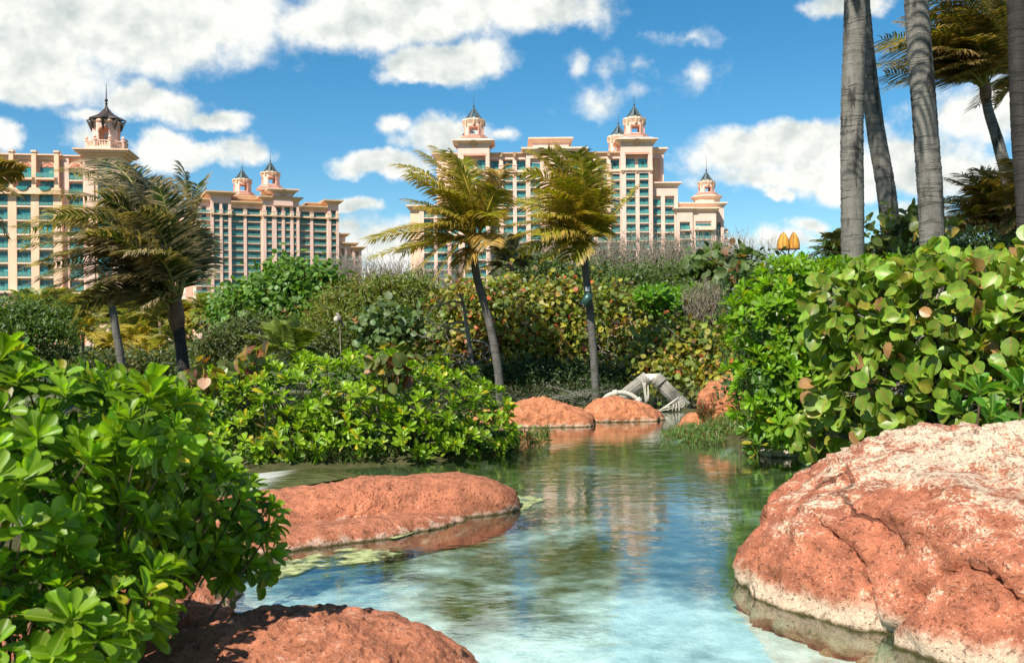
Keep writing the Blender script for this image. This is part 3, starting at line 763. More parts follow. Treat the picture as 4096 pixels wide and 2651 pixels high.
for k, (a, b_) in enumerate(ub):
    uc = (a + b_) / 2; wd = b_ - a
    H.window(uc, wd - .1, 1.24, Z(635), Z(568) - Z(635)); H.window(uc, wd - .1, 1.24, Z(705), Z(650) - Z(705))
    b2 = H.part('balcony', MB().box(a - .5, b_ + .5, -.7, 1.29, Z(648), Z(636)), PEACH)
    rr = MB().box(a - .4, b_ + .4, -.66, -.6, Z(635) + .1, Z(635) + 1.0); H.part('railing', rr, RAILG, b2)
    # round belly of the lower balcony
    pl = [(wd * .42 * math.cos(q * math.pi / 8), -wd * .30 * math.sin(q * math.pi / 8)) for q in range(9)]
    rb = MB(); n0 = len(pl)
    rb.add([(uc + x, -1.15, Z(692) + y) for x, y in pl] + [(uc + x, -.9, Z(692) + y) for x, y in pl],
           [tuple(range(n0)), tuple(range(n0, 2 * n0))[::-1]] + [(i, n0 + i, n0 + (i + 1) % n0, (i + 1) % n0) for i in range(n0)])
    H.part('round_balcony_front', rb, FRAME)
    # sunburst arch
    ar = MB(); n0 = 12; Ro, Ri = wd * .56, wd * .47; zc = Z(566)
    for q in range(n0):
        a0, a1 = math.pi * q / n0, math.pi * (q + 1) / n0
        vs = []
        for y in (1.05, 1.3):
            for r_, an in ((Ri, a0), (Ro, a0), (Ro, a1), (Ri, a1)): vs.append((uc + r_ * math.cos(an), y, zc + r_ * .86 * math.sin(an)))
        ar.add(vs, [(0, 3, 2, 1), (0, 1, 5, 4), (2, 3, 7, 6), (1, 2, 6, 5), (3, 0, 4, 7)])
    arch = H.part('arch_moulding', ar, PEACH)
    for q in range(9):
        an = math.pi * (q + .5) / 9; c_, s_ = math.cos(an), math.sin(an); w_ = .12
        r0, r1 = wd * .12, wd * .42
        H.part('sunburst_ray', MB().add([(uc + r0 * c_ - w_ * .4 * s_, y, zc + r0 * s_ * .86 + w_ * .4 * c_) for y in (1.1, 1.31)] + [(uc + r0 * c_ + w_ * .4 * s_, y, zc + r0 * s_ * .86 - w_ * .4 * c_) for y in (1.1, 1.31)]
               + [(uc + r1 * c_ + w_ * s_, y, zc + r1 * s_ * .86 - w_ * c_) for y in (1.1, 1.31)] + [(uc + r1 * c_ - w_ * s_, y, zc + r1 * s_ * .86 + w_ * c_) for y in (1.1, 1.31)],
               [(0, 2, 4, 6), (0, 1, 3, 2), (2, 3, 5, 4), (4, 5, 7, 6), (6, 7, 1, 0)]), SALMON, arch)
for x in (-360, -215, -70, 70, 210, 350):
    H.part('pilaster', MB().box(U(x - 14), U(x + 14), .0, 1.3, Z(700), Z(478)), PEACH)
    H.part('pier_cap', MB().box(U(x - 17), U(x + 17), -.2, 1.6, Z(478), Z(466)), CREAM)
# connecting bay between the arcade and the turret
v0, v1 = u1, U(552)
H.facade(v0, v1, [(U(418), U(506))], Z(495), Z(505), Z(640), fh, 9, 1.0, 20, dep=.9, mat=PINK)
H.part('parapet', MB().box(v0, v1, .7, 20, Z(496), Z(488)), PEACH)
ac = (U(418) + U(506)) / 2
ar = MB(); n0 = 12; wd = U(506) - U(418); zc = Z(572)
pl = [(wd * .55 * math.cos(math.pi * q / n0), wd * .5 * math.sin(math.pi * q / n0)) for q in range(n0 + 1)]
ar.add([(ac + x, .85, zc + y) for x, y in pl] + [(ac + x, 1.88, zc + y) for x, y in pl], [tuple(range(n0 + 1))] + [(i, n0 + 1 + i, n0 + 2 + i, i + 1) for i in range(n0)])
arch = H.part('arch_moulding', ar, PEACH)
for q in range(9):
    an = math.pi * (q + .5) / 9; c_, s_ = math.cos(an), math.sin(an)
    p0, p1 = (ac + wd * .15 * c_, .8, zc + wd * .15 * s_), (ac + wd * .42 * c_, .8, zc + wd * .42 * s_)
    H.part('sunburst_ray', MB().tube([p0, p1], [.07, .16], 4), SALMON, arch)
H.block(v0, v1, Z(1395), .2, 1.0, SALMON)
# turret
t0, t1 = U(552), U(756); tw = t1 - t0; uc = (t0 + t1) / 2; wc = -2.4 + tw / 2
H.part('wall', MB().box(t0, t1, -2.4, -2.4 + tw, -1, Z(520)), PEACH)
H.part('corner_pier', MB().box(t0 - .25, t0 + 1.6, -2.7, -1.2, -1, Z(522)).box(t1 - 1.6, t1 + .25, -2.7, -1.2, -1, Z(522)), PINK)
m = MB()
for k, (e, za, zb) in enumerate(((.5, 522, 505), (1.1, 505, 490), (1.9, 490, 478), (2.3, 478, 470))):
    m.box(t0 - e, t1 + e, -2.4 - e, -2.4 + tw + e, Z(za), Z(zb) - .01)
H.part('cornice', m, PEACH)
for k in range(9):
    zf = Z(635) - k * fh * 1.0
    if zf < 3: break
    H.window(uc + .2, U(692) - U(615), -2.47, zf, 3.0)
    if k in (0, 2, 5, 8):
        b_ = H.part('balcony', MB().box(U(600), U(700), -4.2, -2.4, zf - .5, zf - .1), CREAM)
        for q in range(8):
            x = U(604) + (U(696) - U(604)) * q / 7
            H.part('baluster', MB().lathe([(.10, zf - .1), (.16, zf + .2), (.08, zf + .6), (.12, zf + .8)], 6, x, -4.05), CREAM, b_)
        H.part('handrail', MB().box(U(600), U(700), -4.25, -3.9, zf + .8, zf + 1.0), CREAM, b_)
zb = Z(468)
r8 = 1 / math.cos(math.pi / 8); a = (U(720) - U(568)) / 2
def turret_top(uc, wc, zb, a, tip_k=1.0):
    base = H.part('lantern_base', MB().lathe([(a * 1.75, zb), (a * 1.7, zb + .7), (a * 1.45, zb + .9), (a * 1.4, zb + 1.6)], 8, uc, wc, math.pi / 8), CREAM)
    for q in range(8):
        an = math.pi / 8 + q * math.pi / 4; x, y = uc + a * 1.6 * math.cos(an), wc + a * 1.6 * math.sin(an)
        H.part('urn', MB().lathe([(.32, zb + .7), (.36, zb + 2.0), (.5, zb + 2.1), (.5, zb + 2.3), (.2, zb + 2.4), (.45, zb + 2.8), (.2, zb + 3.2)], 8, x, y), PINK, base)
        x2, y2 = uc + a * 1.6 * math.cos(an + math.pi / 4), wc + a * 1.6 * math.sin(an + math.pi / 4)
        for j in range(1, 6):
            H.part('baluster', MB().lathe([(.1, zb + .7), (.15, zb + 1.1), (.08, zb + 1.6), (.12, zb + 1.9)], 6, x + (x2 - x) * j / 6, y + (y2 - y) * j / 6), CREAM, base)
        H.part('handrail', MB().tube([(x, y, zb + 2.0), (x2, y2, zb + 2.0)], .14, 4), CREAM, base)
    hb = Z(310) - Z(440); z1 = zb + 1.6
    ch = a * .5; g = a * .42
    bd = MB()
    for sx in (1, -1):
        for sy in (1, -1):
            pl = [(a, g), (a, ch), (ch, a), (g, a), (g, a * .75), (a * .75, g)]
            pl = [(uc + sx * x, wc + sy * y) for x, y in pl]
            bd.prism(pl if sx * sy > 0 else pl[::-1], z1 - 1, z1 + hb * .55)
    lan = H.part('lantern', bd, PINK)
    for q in range(4):                                       # arched heads
        an = q * math.pi / 2; c_, s_ = math.cos(an), math.sin(an); hd = MB(); n0 = 10
        prof = [(-g, 0)] + [(-g * math.cos(math.pi * j / n0), g * 1.0 * math.sin(math.pi * j / n0)) for j in range(1, n0)] + [(g, 0), (ch, 0), (ch, hb * .45), (-ch, hb * .45), (-ch, 0)]
        vs = [(uc + x * c_ + yy * s_, wc + x * s_ - yy * c_, z1 + hb * .55 + zz_) for yy in (a * .995, a * .75) for x, zz_ in prof]
        n1 = len(prof); top = [j for j in range(n0 + 1)]
        fs = []
        for o_, rev in ((0, False), (n1, True)):
            for j in range(n0):
                xa, xb = prof[j], prof[j + 1]
                quad = None
            poly = list(range(n1)); fs.append(tuple(o_ + i for i in (poly if not rev else poly[::-1])))
        fs += [(i, n1 + i, n1 + (i + 1) % n1, (i + 1) % n1) for i in range(n1)]
        hd.add(vs, fs); H.part('arch', hd, PINK, lan)
        ri = MB(); ring = [(g * 1.18 * math.cos(math.pi * j / n0), g * 1.18 * math.sin(math.pi * j / n0)) for j in range(n0 + 1)]
        for j in range(n0):
            v = []
            for yy in (a * 1.05, a * .99):
                for k_, jj in ((1.0, j), (.84, j), (.84, j + 1), (1.0, j + 1)):
                    x, zz_ = ring[jj][0] * k_, ring[jj][1] * k_; v.append((uc + x * c_ + yy * s_, wc + x * s_ - yy * c_, z1 + hb * .55 + zz_))
            ri.add(v, [(0, 1, 2, 3), (0, 4, 5, 1), (2, 6, 7, 3), (0, 3, 7, 4), (1, 5, 6, 2)])
        H.part('arch_moulding', ri, SALMON, lan)
    for sx in (1, -1):
        for sy in (1, -1):
            pl = [(uc + sx * x, wc + sy * y) for x, y in ((a, ch * .99), (ch * .99, a), (ch * .7, a * .9), (a * .9, ch * .7))]
            H.part('lantern_corner', MB().prism(pl if sx * sy > 0 else pl[::-1], z1 + hb * .55, z1 + hb), PINK, lan)
    z2 = z1 + hb
    H.part('lantern_cornice', MB().lathe([(a * 1.08, z2), (a * 1.2, z2 + .25), (a * 1.22, z2 + .5), (a * 1.0, z2 + .9), (.4, z2 + 1.6)], 8, uc, wc, math.pi / 8), PEACH, lan)
    hr = Z(190) - Z(308); rf = MB(); n = 16; rings = []
    for k in range(13):
        q = k / 12
        tip = a * 1.62 * tip_k * (1 - q) ** 2.3 + .16; ind = a * 1.02 * (1 - q) ** 1.75 + .16
        zt = z2 + .3 + hr * (q ** .8) * 1.0 + (.55 * (1 - q) ** 6 if k else .5); zi = z2 + .9 + (hr - .6) * (q ** .8)
        rings.append([(uc + (tip if j % 2 == 0 else ind) * math.cos(math.pi / 8 * 1 + j * 2 * math.pi / n - math.pi / 8), wc + (tip if j % 2 == 0 else ind) * math.sin(j * 2 * math.pi / n), (zt if j % 2 == 0 else zi)) for j in range(n)])
    vs = [v for r_ in rings for v in r_]
    fs = [(i * n + j, i * n + (j + 1) % n, (i + 1) * n + (j + 1) % n, (i + 1) * n + j) for i in range(12) for j in range(n)]
    rf.add(vs, fs); ro = H.part('roof', rf, ROOFB)
    tipm = MB()
    for q in range(8):                                       # drooping beak under each eave tip
        an = q * math.pi / 4; c_, s_ = math.cos(an), math.sin(an); r1 = a * 1.62 * tip_k
        tipm.tube([(uc + r1 * .98 * c_, wc + r1 * .98 * s_, z2 + .75), (uc + r1 * .8 * c_, wc + r1 * .8 * s_, z2 - .1), (uc + r1 * .74 * c_, wc + r1 * .74 * s_, z2 - 1.6)], [.12, .5, .1], 4)
    H.part('eave_bracket', tipm, ROOFB, ro)
    zt = z2 + .3 + hr
    H.part('spire', MB().lathe([(.2, zt - .3), (.3, zt + .2), (.15, zt + .4), (.42, zt + .8), (.15, zt + 1.2), (.12, zt + 1.6), (.05, zt + 4.6)], 8, uc, wc), ROOFB, ro)
turret_top(uc, wc, zb, a)
turret_top(uc - 2.6, wc + 13, zb - 2.6, a, 1.0)
H.part('wall', MB().box(uc - 8, uc + 4, wc + 7, wc + 19, -1, zb - 2.6), PEACH)
# ---------------------------------------------------------------- rocks
import bmesh
_ico = {}
def ico(sub):
    if sub not in _ico:
        bm = bmesh.new(); bmesh.ops.create_icosphere(bm, subdivisions=sub, radius=1.0)
        _ico[sub] = (np.array([v.co[:] for v in bm.verts]), np.array([[v.index for v in f_.verts] for f_ in bm.faces])); bm.free()
    return _ico[sub]
def rock(label, cen, blobs, mat, sub=6, amp=.05, freq=2.5, seed=0, k=10.0, name='boulder', cat='rock', group=None, ridge=0.0):
    """star-shaped solid around cen from super-ellipsoid blobs (x,y,z,rx,ry,rz,yaw,power)"""
    D, Fc = ico(sub); cen = np.array(cen, float)
    lo = np.zeros(len(D)); hi = np.full(len(D), 9.0)
    def inside(tt):
        p_ = cen + D * tt[:, None]; acc = 0
        for (x, y, z, rx, ry, rz, yaw, pw_) in blobs:
            q = p_ - (x, y, z); c_, s_ = math.cos(yaw), math.sin(yaw)
            qx, qy = q[:, 0] * c_ + q[:, 1] * s_, -q[:, 0] * s_ + q[:, 1] * c_
            n_ = (np.abs(qx / rx) ** pw_ + np.abs(qy / ry) ** pw_ + np.abs(q[:, 2] / rz) ** pw_) ** (1 / pw_)
            acc = acc + np.exp(-k * np.minimum(n_, 8))
        return acc > math.exp(-k)
    for _ in range(26):
        mid = (lo + hi) / 2; i_ = inside(mid); lo = np.where(i_, mid, lo); hi = np.where(i_, hi, mid)
    V = cen + D * lo[:, None]
    n1 = fbm(V * freq, 4, seed); n2 = fbm(V * freq * 5, 3, seed + 50); n3 = fbm(V * freq * 18, 2, seed + 90)
    disp = amp * n1 + amp * .36 * n2 + amp * .16 * n3
    if ridge: disp = disp - ridge * np.exp(-(vnoise(V * np.array([freq * 1.1, freq * 1.1, freq * .6]) + 7, seed + 5) / .07) ** 2)
    V = V + D * disp[:, None]
    V[:, 2] = np.where(V[:, 2] < -.02, -.02 + (V[:, 2] + .02) * .5, V[:, 2])
    base = np.array((cen[0], cen[1], min(0.0, V[:, 2].min())))
    o = put(name, np_mesh(name, V - base, [Fc], mat=mat), None, base)
    return tag(o, label, cat, group)

rock('large rounded boulder with pale salt crust at the water edge below the sea grape hedge', (3.7, 6.3, .05),
     [(3.9, 6.2, -.05, 2.25, 1.55, .92, .12, 2.6), (2.5, 6.35, -.1, 1.02, .72, .66, .35, 2.8), (3.2, 7.0, .05, 1.4, .9, .86, .1, 2.3), (4.6, 5.4, -.1, 2.4, 1.5, .85, 0, 2.5), (2.75, 5.0, -.12, .75, .7, .42, .6, 2.4)], ROCK_B, 7, .10, 1.7, 3, 12, ridge=.10)
rock('smooth red boulder half sunk at the foot of the near leafy shrub', (-.85, 4.0, 0),
     [(-.90, 3.98, -.12, .80, .70, .58, .1, 2.3), (-.58, 3.95, -.15, .60, .58, .50, 0, 2.3), (-1.3, 3.75, -.15, .6, .6, .45, 0, 2.2)], ROCK_A, 7, .035, 3.0, 11)
rock('shaded brown red boulder under the near leafy shrub', (-1.75, 4.85, 0),
     [(-1.72, 4.85, -.05, .50, .5, .30, .0, 2.3), (-2.2, 4.7, 0, .7, .6, .32, 0, 2.2)], ROCK_A, 6, .05, 2.6, 14)
rock('low red rock ledge behind the drooping tips of the near shrub', (-2.25, 6.0, 0), [(-2.3, 6.0, -.05, .62, .5, .27, 0, 2.3)], ROCK_A, 6, .05, 2.6, 17)
rock('long low red rock lying across the pool with a pale shelf along its front', (-1.3, 8.5, 0),
     [(-.9, 8.95, -.05, .98, .46, .37, .25, 2.5), (-1.7, 8.75, -.08, 1.2, .46, .33, .2, 2.3), (-2.5, 8.3, -.08, .9, .55, .27, .3, 2.3), (-1.45, 7.85, -.12, 1.4, .34, .235, .64, 2.3), (-.40, 9.05, -.06, .36, .34, .31, .3, 2.6)], ROCK_A, 7, .05, 2.2, 23, 14)
rock('broad orange rock at the far pool edge below the leaning palm', (.5, 17.2, 0),
     [(.45, 17.2, -.05, .82, .6, .50, 0, 2.2), (.95, 17.1, -.05, .5, .5, .32, 0, 2.2), (-.4, 17.3, -.05, .6, .5, .30, 0, 2.2)], ROCK_C, 6, .06, 2.2, 31)
rock('domed orange rock in front of the thick white rope', (1.93, 18.0, 0), [(1.85, 18.0, -.06, .62, .55, .46, 0, 2.3), (2.2, 18, -.06, .50, .5, .32, 0, 2.2)], ROCK_C, 6, .05, 2.8, 37)
rock('upright ochre rock standing on the grassy bank', (3.45, 16.2, .2), [(3.35, 16.2, .25, .30, .36, .50, .1, 2.6), (3.6, 16.2, .05, .36, .4, .45, 0, 2.3)], ROCK_C, 6, .07, 2.8, 41)
rock('small pale pointed rock leaning against the upright ochre rock', (2.93, 16.15, 0), [(2.95, 16.15, -.02, .24, .28, .30, .3, 2.2), (2.8, 16.1, -.05, .2, .22, .16, .3, 2.2)], ROCK_C, 5, .03, 4, 43)
rock('narrow red rock slab sloping up into the green shrub', (4.0, 17.0, .72), [(4.05, 17.0, .72, .52, .3, .09, 0, 2.3), (4.3, 17.0, .82, .3, .3, .09, 0, 2.3), (4.1, 17, .2, .5, .4, .4, 0, 2)], ROCK_C, 5, .03, 4, 47)
for (x, y, a, b_, h_, yw, s_, lb) in ((3.55, 12.75, .42, .28, .13, .1, 53, 'flat pale limestone ledge at the waterline under the glossy green shrub'),
                                (3.95, 12.0, .38, .22, .09, -.3, 59, 'broken pale limestone slab beside the big boulder')):
    rock(lb, (x, y, 0), [(x, y, 0, a, b_, h_, yw, 2.6)], ROCK_D, 5, .04, 4, s_)
# algae floating along the long rock
ALG = new_mat('floating algae'); t = ALG[1]; c = wpos(t)
n1 = t.noise(c, 14, 5, .7)
col = t.mix(t.ramp(n1, .35, .65), (0.20, 0.24, 0.08), (0.46, 0.47, 0.22))
b = t.n('ShaderNodeBsdfPrincipled', {'Base Color': col, 'Roughness': .8}); tr = t.n('ShaderNodeBsdfTransparent')
t.n('ShaderNodeOutputMaterial', {0: t.n('ShaderNodeMixShader', {0: t.ramp(t.noise(c, 5, 6, .7), .40, .58), 1: tr.outputs[0], 2: b.outputs[0]}).outputs[0]}); ALG = ALG[0]
rs = np.random.RandomState(5)
def mat_sheet(pts_px, seed):
    pts = np.array([G(x, y, .004) for x, y in pts_px]); cc = pts.mean(0); out = []
    n = len(pts)
    for i in range(n):
        for q in range(6):
            p_ = pts[i] + (pts[(i + 1) % n] - pts[i]) * q / 6; out.append(p_ + np.append(rs.uniform(-.05, .05, 2), 0))
    m = MB(); k = len(out)
    m.add([tuple(q - cc * (1, 1, 0)) for q in out] + [tuple(q - cc * (1, 1, 0) + (0, 0, .006)) for q in out], [tuple(range(k, 2 * k))] + [(i, (i + 1) % k, k + (i + 1) % k, k + i) for i in range(k)])
    return m, (cc[0], cc[1], 0)
for pts, lb in (([(1010, 2340), (1150, 2240), (1400, 2190), (1620, 2215), (1480, 2245), (1250, 2270)], 'yellow green algae mat floating along the pale shelf of the long rock'),
                ([(1450, 2150), (1640, 2085), (1760, 2075), (1740, 2105), (1560, 2160)], 'small yellowish algae mat under the shelf of the long red rock'),
                ([(2020, 2035), (2080, 1985), (2180, 1990), (2150, 2010), (2110, 2035)], 'thin pale algae patch at the tip of the long rock')):
    m, lo = mat_sheet(pts, 0); tag(m.build('algae_mat', ALG, None, loc=lo), lb, 'algae')

# water sliding over the ledge between the long rock and the shrub bank
CAS, t = new_mat('sliding water'); c = wpos(t)
st = t.noise(t.v('MULTIPLY', c, (1.2, 9, 1)), 2.4, 5, .6, .6)
col = t.mix(t.ramp(st, .38, .62), (0.03, 0.04, 0.012), (0.13, 0.12, 0.05)); col = t.mix(t.ramp(st, .64, .78), col, (0.45, 0.44, 0.30))
fo = t.ramp(t.m('ADD', t.n('ShaderNodeSeparateXYZ', {0: c}).outputs[0], t.m('MULTIPLY', t.m('SUBTRACT', st, .5), -.9)), -2.75, -2.45, .8, 0)
col = t.mix(fo, col, (0.8, 0.82, 0.78))
bp = t.n('ShaderNodeBump', {'Strength': .5, 'Distance': .03, 'Height': st})
b = t.n('ShaderNodeBsdfPrincipled', {'Base Color': col, 'Roughness': .12, 'Normal': bp.outputs[0]}); t.n('ShaderNodeOutputMaterial', {0: b.outputs[0]})
V = []; nu, nv = 26, 14
a0, a1, b0, b1 = G(1440, 1905), G(1330, 1868), G(985, 1985), G(1000, 1895)
for i in range(nu):
    for j in range(nv):
        u_, v_ = i / (nu - 1), j / (nv - 1); q = (a0 * (1 - v_) + a1 * v_) * (1 - u_) + (b0 * (1 - v_) + b1 * v_) * u_
        z_ = .06 * (1 - u_ ** 2.2) * math.sin(math.pi * min(1, u_ * 3 + .02) / 2) * (.03 + .97 * math.sin(math.pi * v_) ** .7) + .006
        V.append((q[0], q[1], z_))
Fq = np.array([(i * nv + j, i * nv + j + 1, (i + 1) * nv + j + 1, (i + 1) * nv + j) for i in range(nu - 1) for j in range(nv - 1)])
tag(put('cascade', np_mesh('cascade', np.array(V), [Fq], mat=CAS)), kind='structure')
# ---------------------------------------------------------------- leaves
def leaf_grid(rows, half_w, cup, curl, heart=0.0, fold=0.0):
    """leaf along +Y, upper side +Z; rows: list of y, half_w: widths"""
    V = []; LC = []
    for y, hw in zip(rows, half_w):
        for k in (-1, -.5, 0, .5, 1) if len(rows) > 4 else (-1, 0, 1):
            x = k * hw
            z = cup * abs(k) ** 1.5 * hw + curl * (y ** 2) - fold * 0
            V.append((x, y - heart * abs(k) * (1 - min(1, y * 3)), z)); LC.append((x, y, 0))
    c = 5 if len(rows) > 4 else 3
    Fq = [(r * c + k, r * c + k + 1, (r + 1) * c + k + 1, (r + 1) * c + k) for r in range(len(rows) - 1) for k in range(c - 1)]
    return np.array(V, float), np.array(Fq), np.array(LC, float)
SPAT = leaf_grid([0, .22, .45, .66, .84, .96, 1.0], [.035, .07, .14, .20, .215, .15, .03], .42, -.24)
SPATLO = leaf_grid([0, .4, .75, 1.0], [.04, .13, .21, .08], .30, -.12)
ROUND = leaf_grid([0, .07, .25, .48, .70, .88, 1.0], [.10, .30, .46, .52, .46, .30, .06], .30, -.20, .10)
ROUNDLO = leaf_grid([0, .35, .75, 1.0], [.24, .50, .44, .12], .16, -.08)
OVALLO = leaf_grid([0, .5, 1.0], [.02, .24, .02], .2, -.1)
BLADE = leaf_grid([0, .5, 1.0], [.07, .08, .015], .3, -.2)

def unit(a): return a / np.maximum(np.linalg.norm(a, axis=-1, keepdims=True), 1e-9)
def bases(dirs, nrm):
    y = unit(dirs); z = unit(nrm - (nrm * y).sum(-1, keepdims=True) * y); x = np.cross(y, z)
    return x, y, z
def leaf_mesh(name, tpl, pos, dirs, nrm, size, cols, mat, base):
    V, Fq, LC = tpl; n, k = len(pos), len(V)
    x, y, z = bases(dirs, nrm)
    W = pos[:, None, :] + size[:, None, None] * (V[None, :, 0:1] * x[:, None] + V[None, :, 1:2] * y[:, None] + V[None, :, 2:3] * z[:, None])
    W = W.reshape(-1, 3) - base
    FF = (Fq[None] + (np.arange(n) * k)[:, None, None]).reshape(-1, Fq.shape[1])
    return np_mesh(name, W, [FF], np.repeat(cols, k, 0), np.tile(LC, (n, 1)), True, mat)
_single = {}
def single_leaf(tpl, mat):
    key = (id(tpl), mat.name)
    if key not in _single:
        V, Fq, LC = tpl; _single[key] = np_mesh('leaf', V, [Fq], np.ones((len(V), 3)), LC, True, mat)
    return _single[key]
def foliage(root, tpl, pos, dirs, nrm, size, cols, mat, n_single=0, score=None, tpl_rest=None, name='foliage'):
    """the leaves that show largest become objects of their own, the others one joined part"""
    base = np.array(root.location)
    order = np.arange(len(pos))
    if n_single:
        if score is None: score = -np.linalg.norm(pos - (0, 0, CAMH), axis=1) / size
        order = np.argsort(-score)
        x, y, z = bases(dirs, nrm); me = single_leaf(tpl, mat)
        for i in order[:n_single]:
            o = bpy.data.objects.new('leaf', me); COL.objects.link(o); o.parent = root
            s_ = size[i]; p_ = pos[i] - base
            o.matrix_basis = Matrix(((x[i][0] * s_, y[i][0] * s_, z[i][0] * s_, p_[0]), (x[i][1] * s_, y[i][1] * s_, z[i][1] * s_, p_[1]), (x[i][2] * s_, y[i][2] * s_, z[i][2] * s_, p_[2]), (0, 0, 0, 1)))
            o.color = (*cols[i], 1)
    r_ = order[n_single:]
    if len(r_):
        tag(put(name, leaf_mesh(name, tpl_rest or tpl, pos[r_], dirs[r_], nrm[r_], size[r_], cols[r_], mat, base), root), kind='stuff')
def vary(rs, base, n, v=.25, alts=(), pos=None, fr=.5):
    c = np.array(base) * (1 + rs.uniform(-v, v, (n, 1))) * (1 + rs.uniform(-.08, .08, (n, 3)))
    u = rs.rand(n); a = 0
    if pos is not None: u = np.clip(u * .55 + .45 * (fbm(pos * fr, 2, 8) * .75 + .5), 0, 1)
    for prob, col in alts:
        k = (u >= a) & (u < a + prob); c[k] = np.array(col) * (1 + rs.uniform(-v, v, (k.sum(), 1))); a += prob
    return np.clip(c, .003, 1)
def ell(px, py, d, rx, ry, dep):
    """ellipsoid from photograph pixels: centre at distance d, radii px, px, metres"""
    return (P(px, py, d), np.array((rx * d / F, dep, ry * d / F)))
def shell(rs, ells, n, lo=.8, hi=1.02, spacing=0.0, back=.35, zmin=.03, rough=0.0):
    """random points near the surface of a union of ellipsoids with outward normals"""
    areas = np.array([(r[0] * r[1] + r[0] * r[2] + r[1] * r[2]) for c_, r in ells]); areas /= areas.sum()
    Ps, Ns = [], []; areas_r = float(np.mean([r.mean() for c_, r in ells]))
    cnt = 0; keep = np.zeros((0, 3))
    for _ in range(60):
        m = max(200, n)
        k = rs.choice(len(ells), m, p=areas)
        D = unit(rs.normal(size=(m, 3)))
        C = np.array([ells[i][0] for i in k]); Rr = np.array([ells[i][1] for i in k])
        f_ = lo + (hi - lo) * rs.rand(m, 1) ** .6
        if rough: f_ = f_ * (1 + rough * fbm((C + D * Rr) * (2.2 / max(.2, areas_r)), 2, 3)[:, None])
        p_ = C + D * Rr * f_; nn = unit(D / Rr)
        ok = p_[:, 2] > zmin
        for i, (c_, r) in enumerate(ells):
            q = np.linalg.norm((p_ - c_) / r, axis=1); ok &= (q > lo * .96) | (k == i)
        ok &= (nn[:, 1] < .35) | (rs.rand(m) < back)
        for j in np.where(ok)[0]:
            if spacing:
                if len(keep) and (np.sum((keep - p_[j]) ** 2, 1) < spacing ** 2).any(): continue
                keep = np.vstack([keep, p_[j]])
            Ps.append(p_[j]); Ns.append(nn[j])
            if len(Ps) >= n: break
        if len(Ps) >= n: break
    return np.array(Ps), np.array(Ns)
def rosettes(rs, pts, axes, nleaf, L, lo=12, hi=74, jit=.12):
    pos, dr, nr, sz, rk = [], [], [], [], []
    for p_, a in zip(pts, axes):
        a = a / np.linalg.norm(a); u_ = np.cross(a, (0.3, .2, 1)); u_ /= np.linalg.norm(u_); v_ = np.cross(a, u_)
        n = nleaf + rs.randint(-2, 3); ph0 = rs.rand() * 7; sc = rs.uniform(.62, 1.22)
        k = np.arange(n); ph = ph0 + k * 2.4; tt = np.radians(lo + (hi - lo) * (k / n) ** .8 + rs.uniform(-9, 9, n))
        rad = np.cos(ph)[:, None] * u_ + np.sin(ph)[:, None] * v_
        d_ = a * np.cos(tt)[:, None] + rad * np.sin(tt)[:, None] + rs.normal(0, jit, (n, 3))
        nn = a * np.sin(tt)[:, None] - rad * np.cos(tt)[:, None]
        pos.append(p_ - a * .25 * L * (k / n)[:, None]); dr.append(d_); nr.append(nn)
        sz.append(L * sc * (.55 + .5 * np.sqrt(k / n)) * rs.uniform(.85, 1.12, n)); rk.append(k / n)
    return np.vstack(pos), np.vstack(dr), np.vstack(nr), np.concatenate(sz), np.concatenate(rk)
def stems_to(root, rs, pts, foot_fn, rad, mat, name='stem', n=40, bend=.3):
    base = np.array(root.location)
    idx = rs.choice(len(pts), min(n, len(pts)), False)
    m = MB()
    for i in idx:
        e = pts[i]; f_ = foot_fn(e); mid = (e + f_) / 2 + rs.normal(0, .08, 3) * np.linalg.norm(e - f_) + (0, 0, -bend * .15)
        m.tube([f_ - base, mid - base, e - base], [rad * 1.4, rad, rad * .55], 5, False)
    return tag(m.build(name, mat, root, True), kind='stuff')

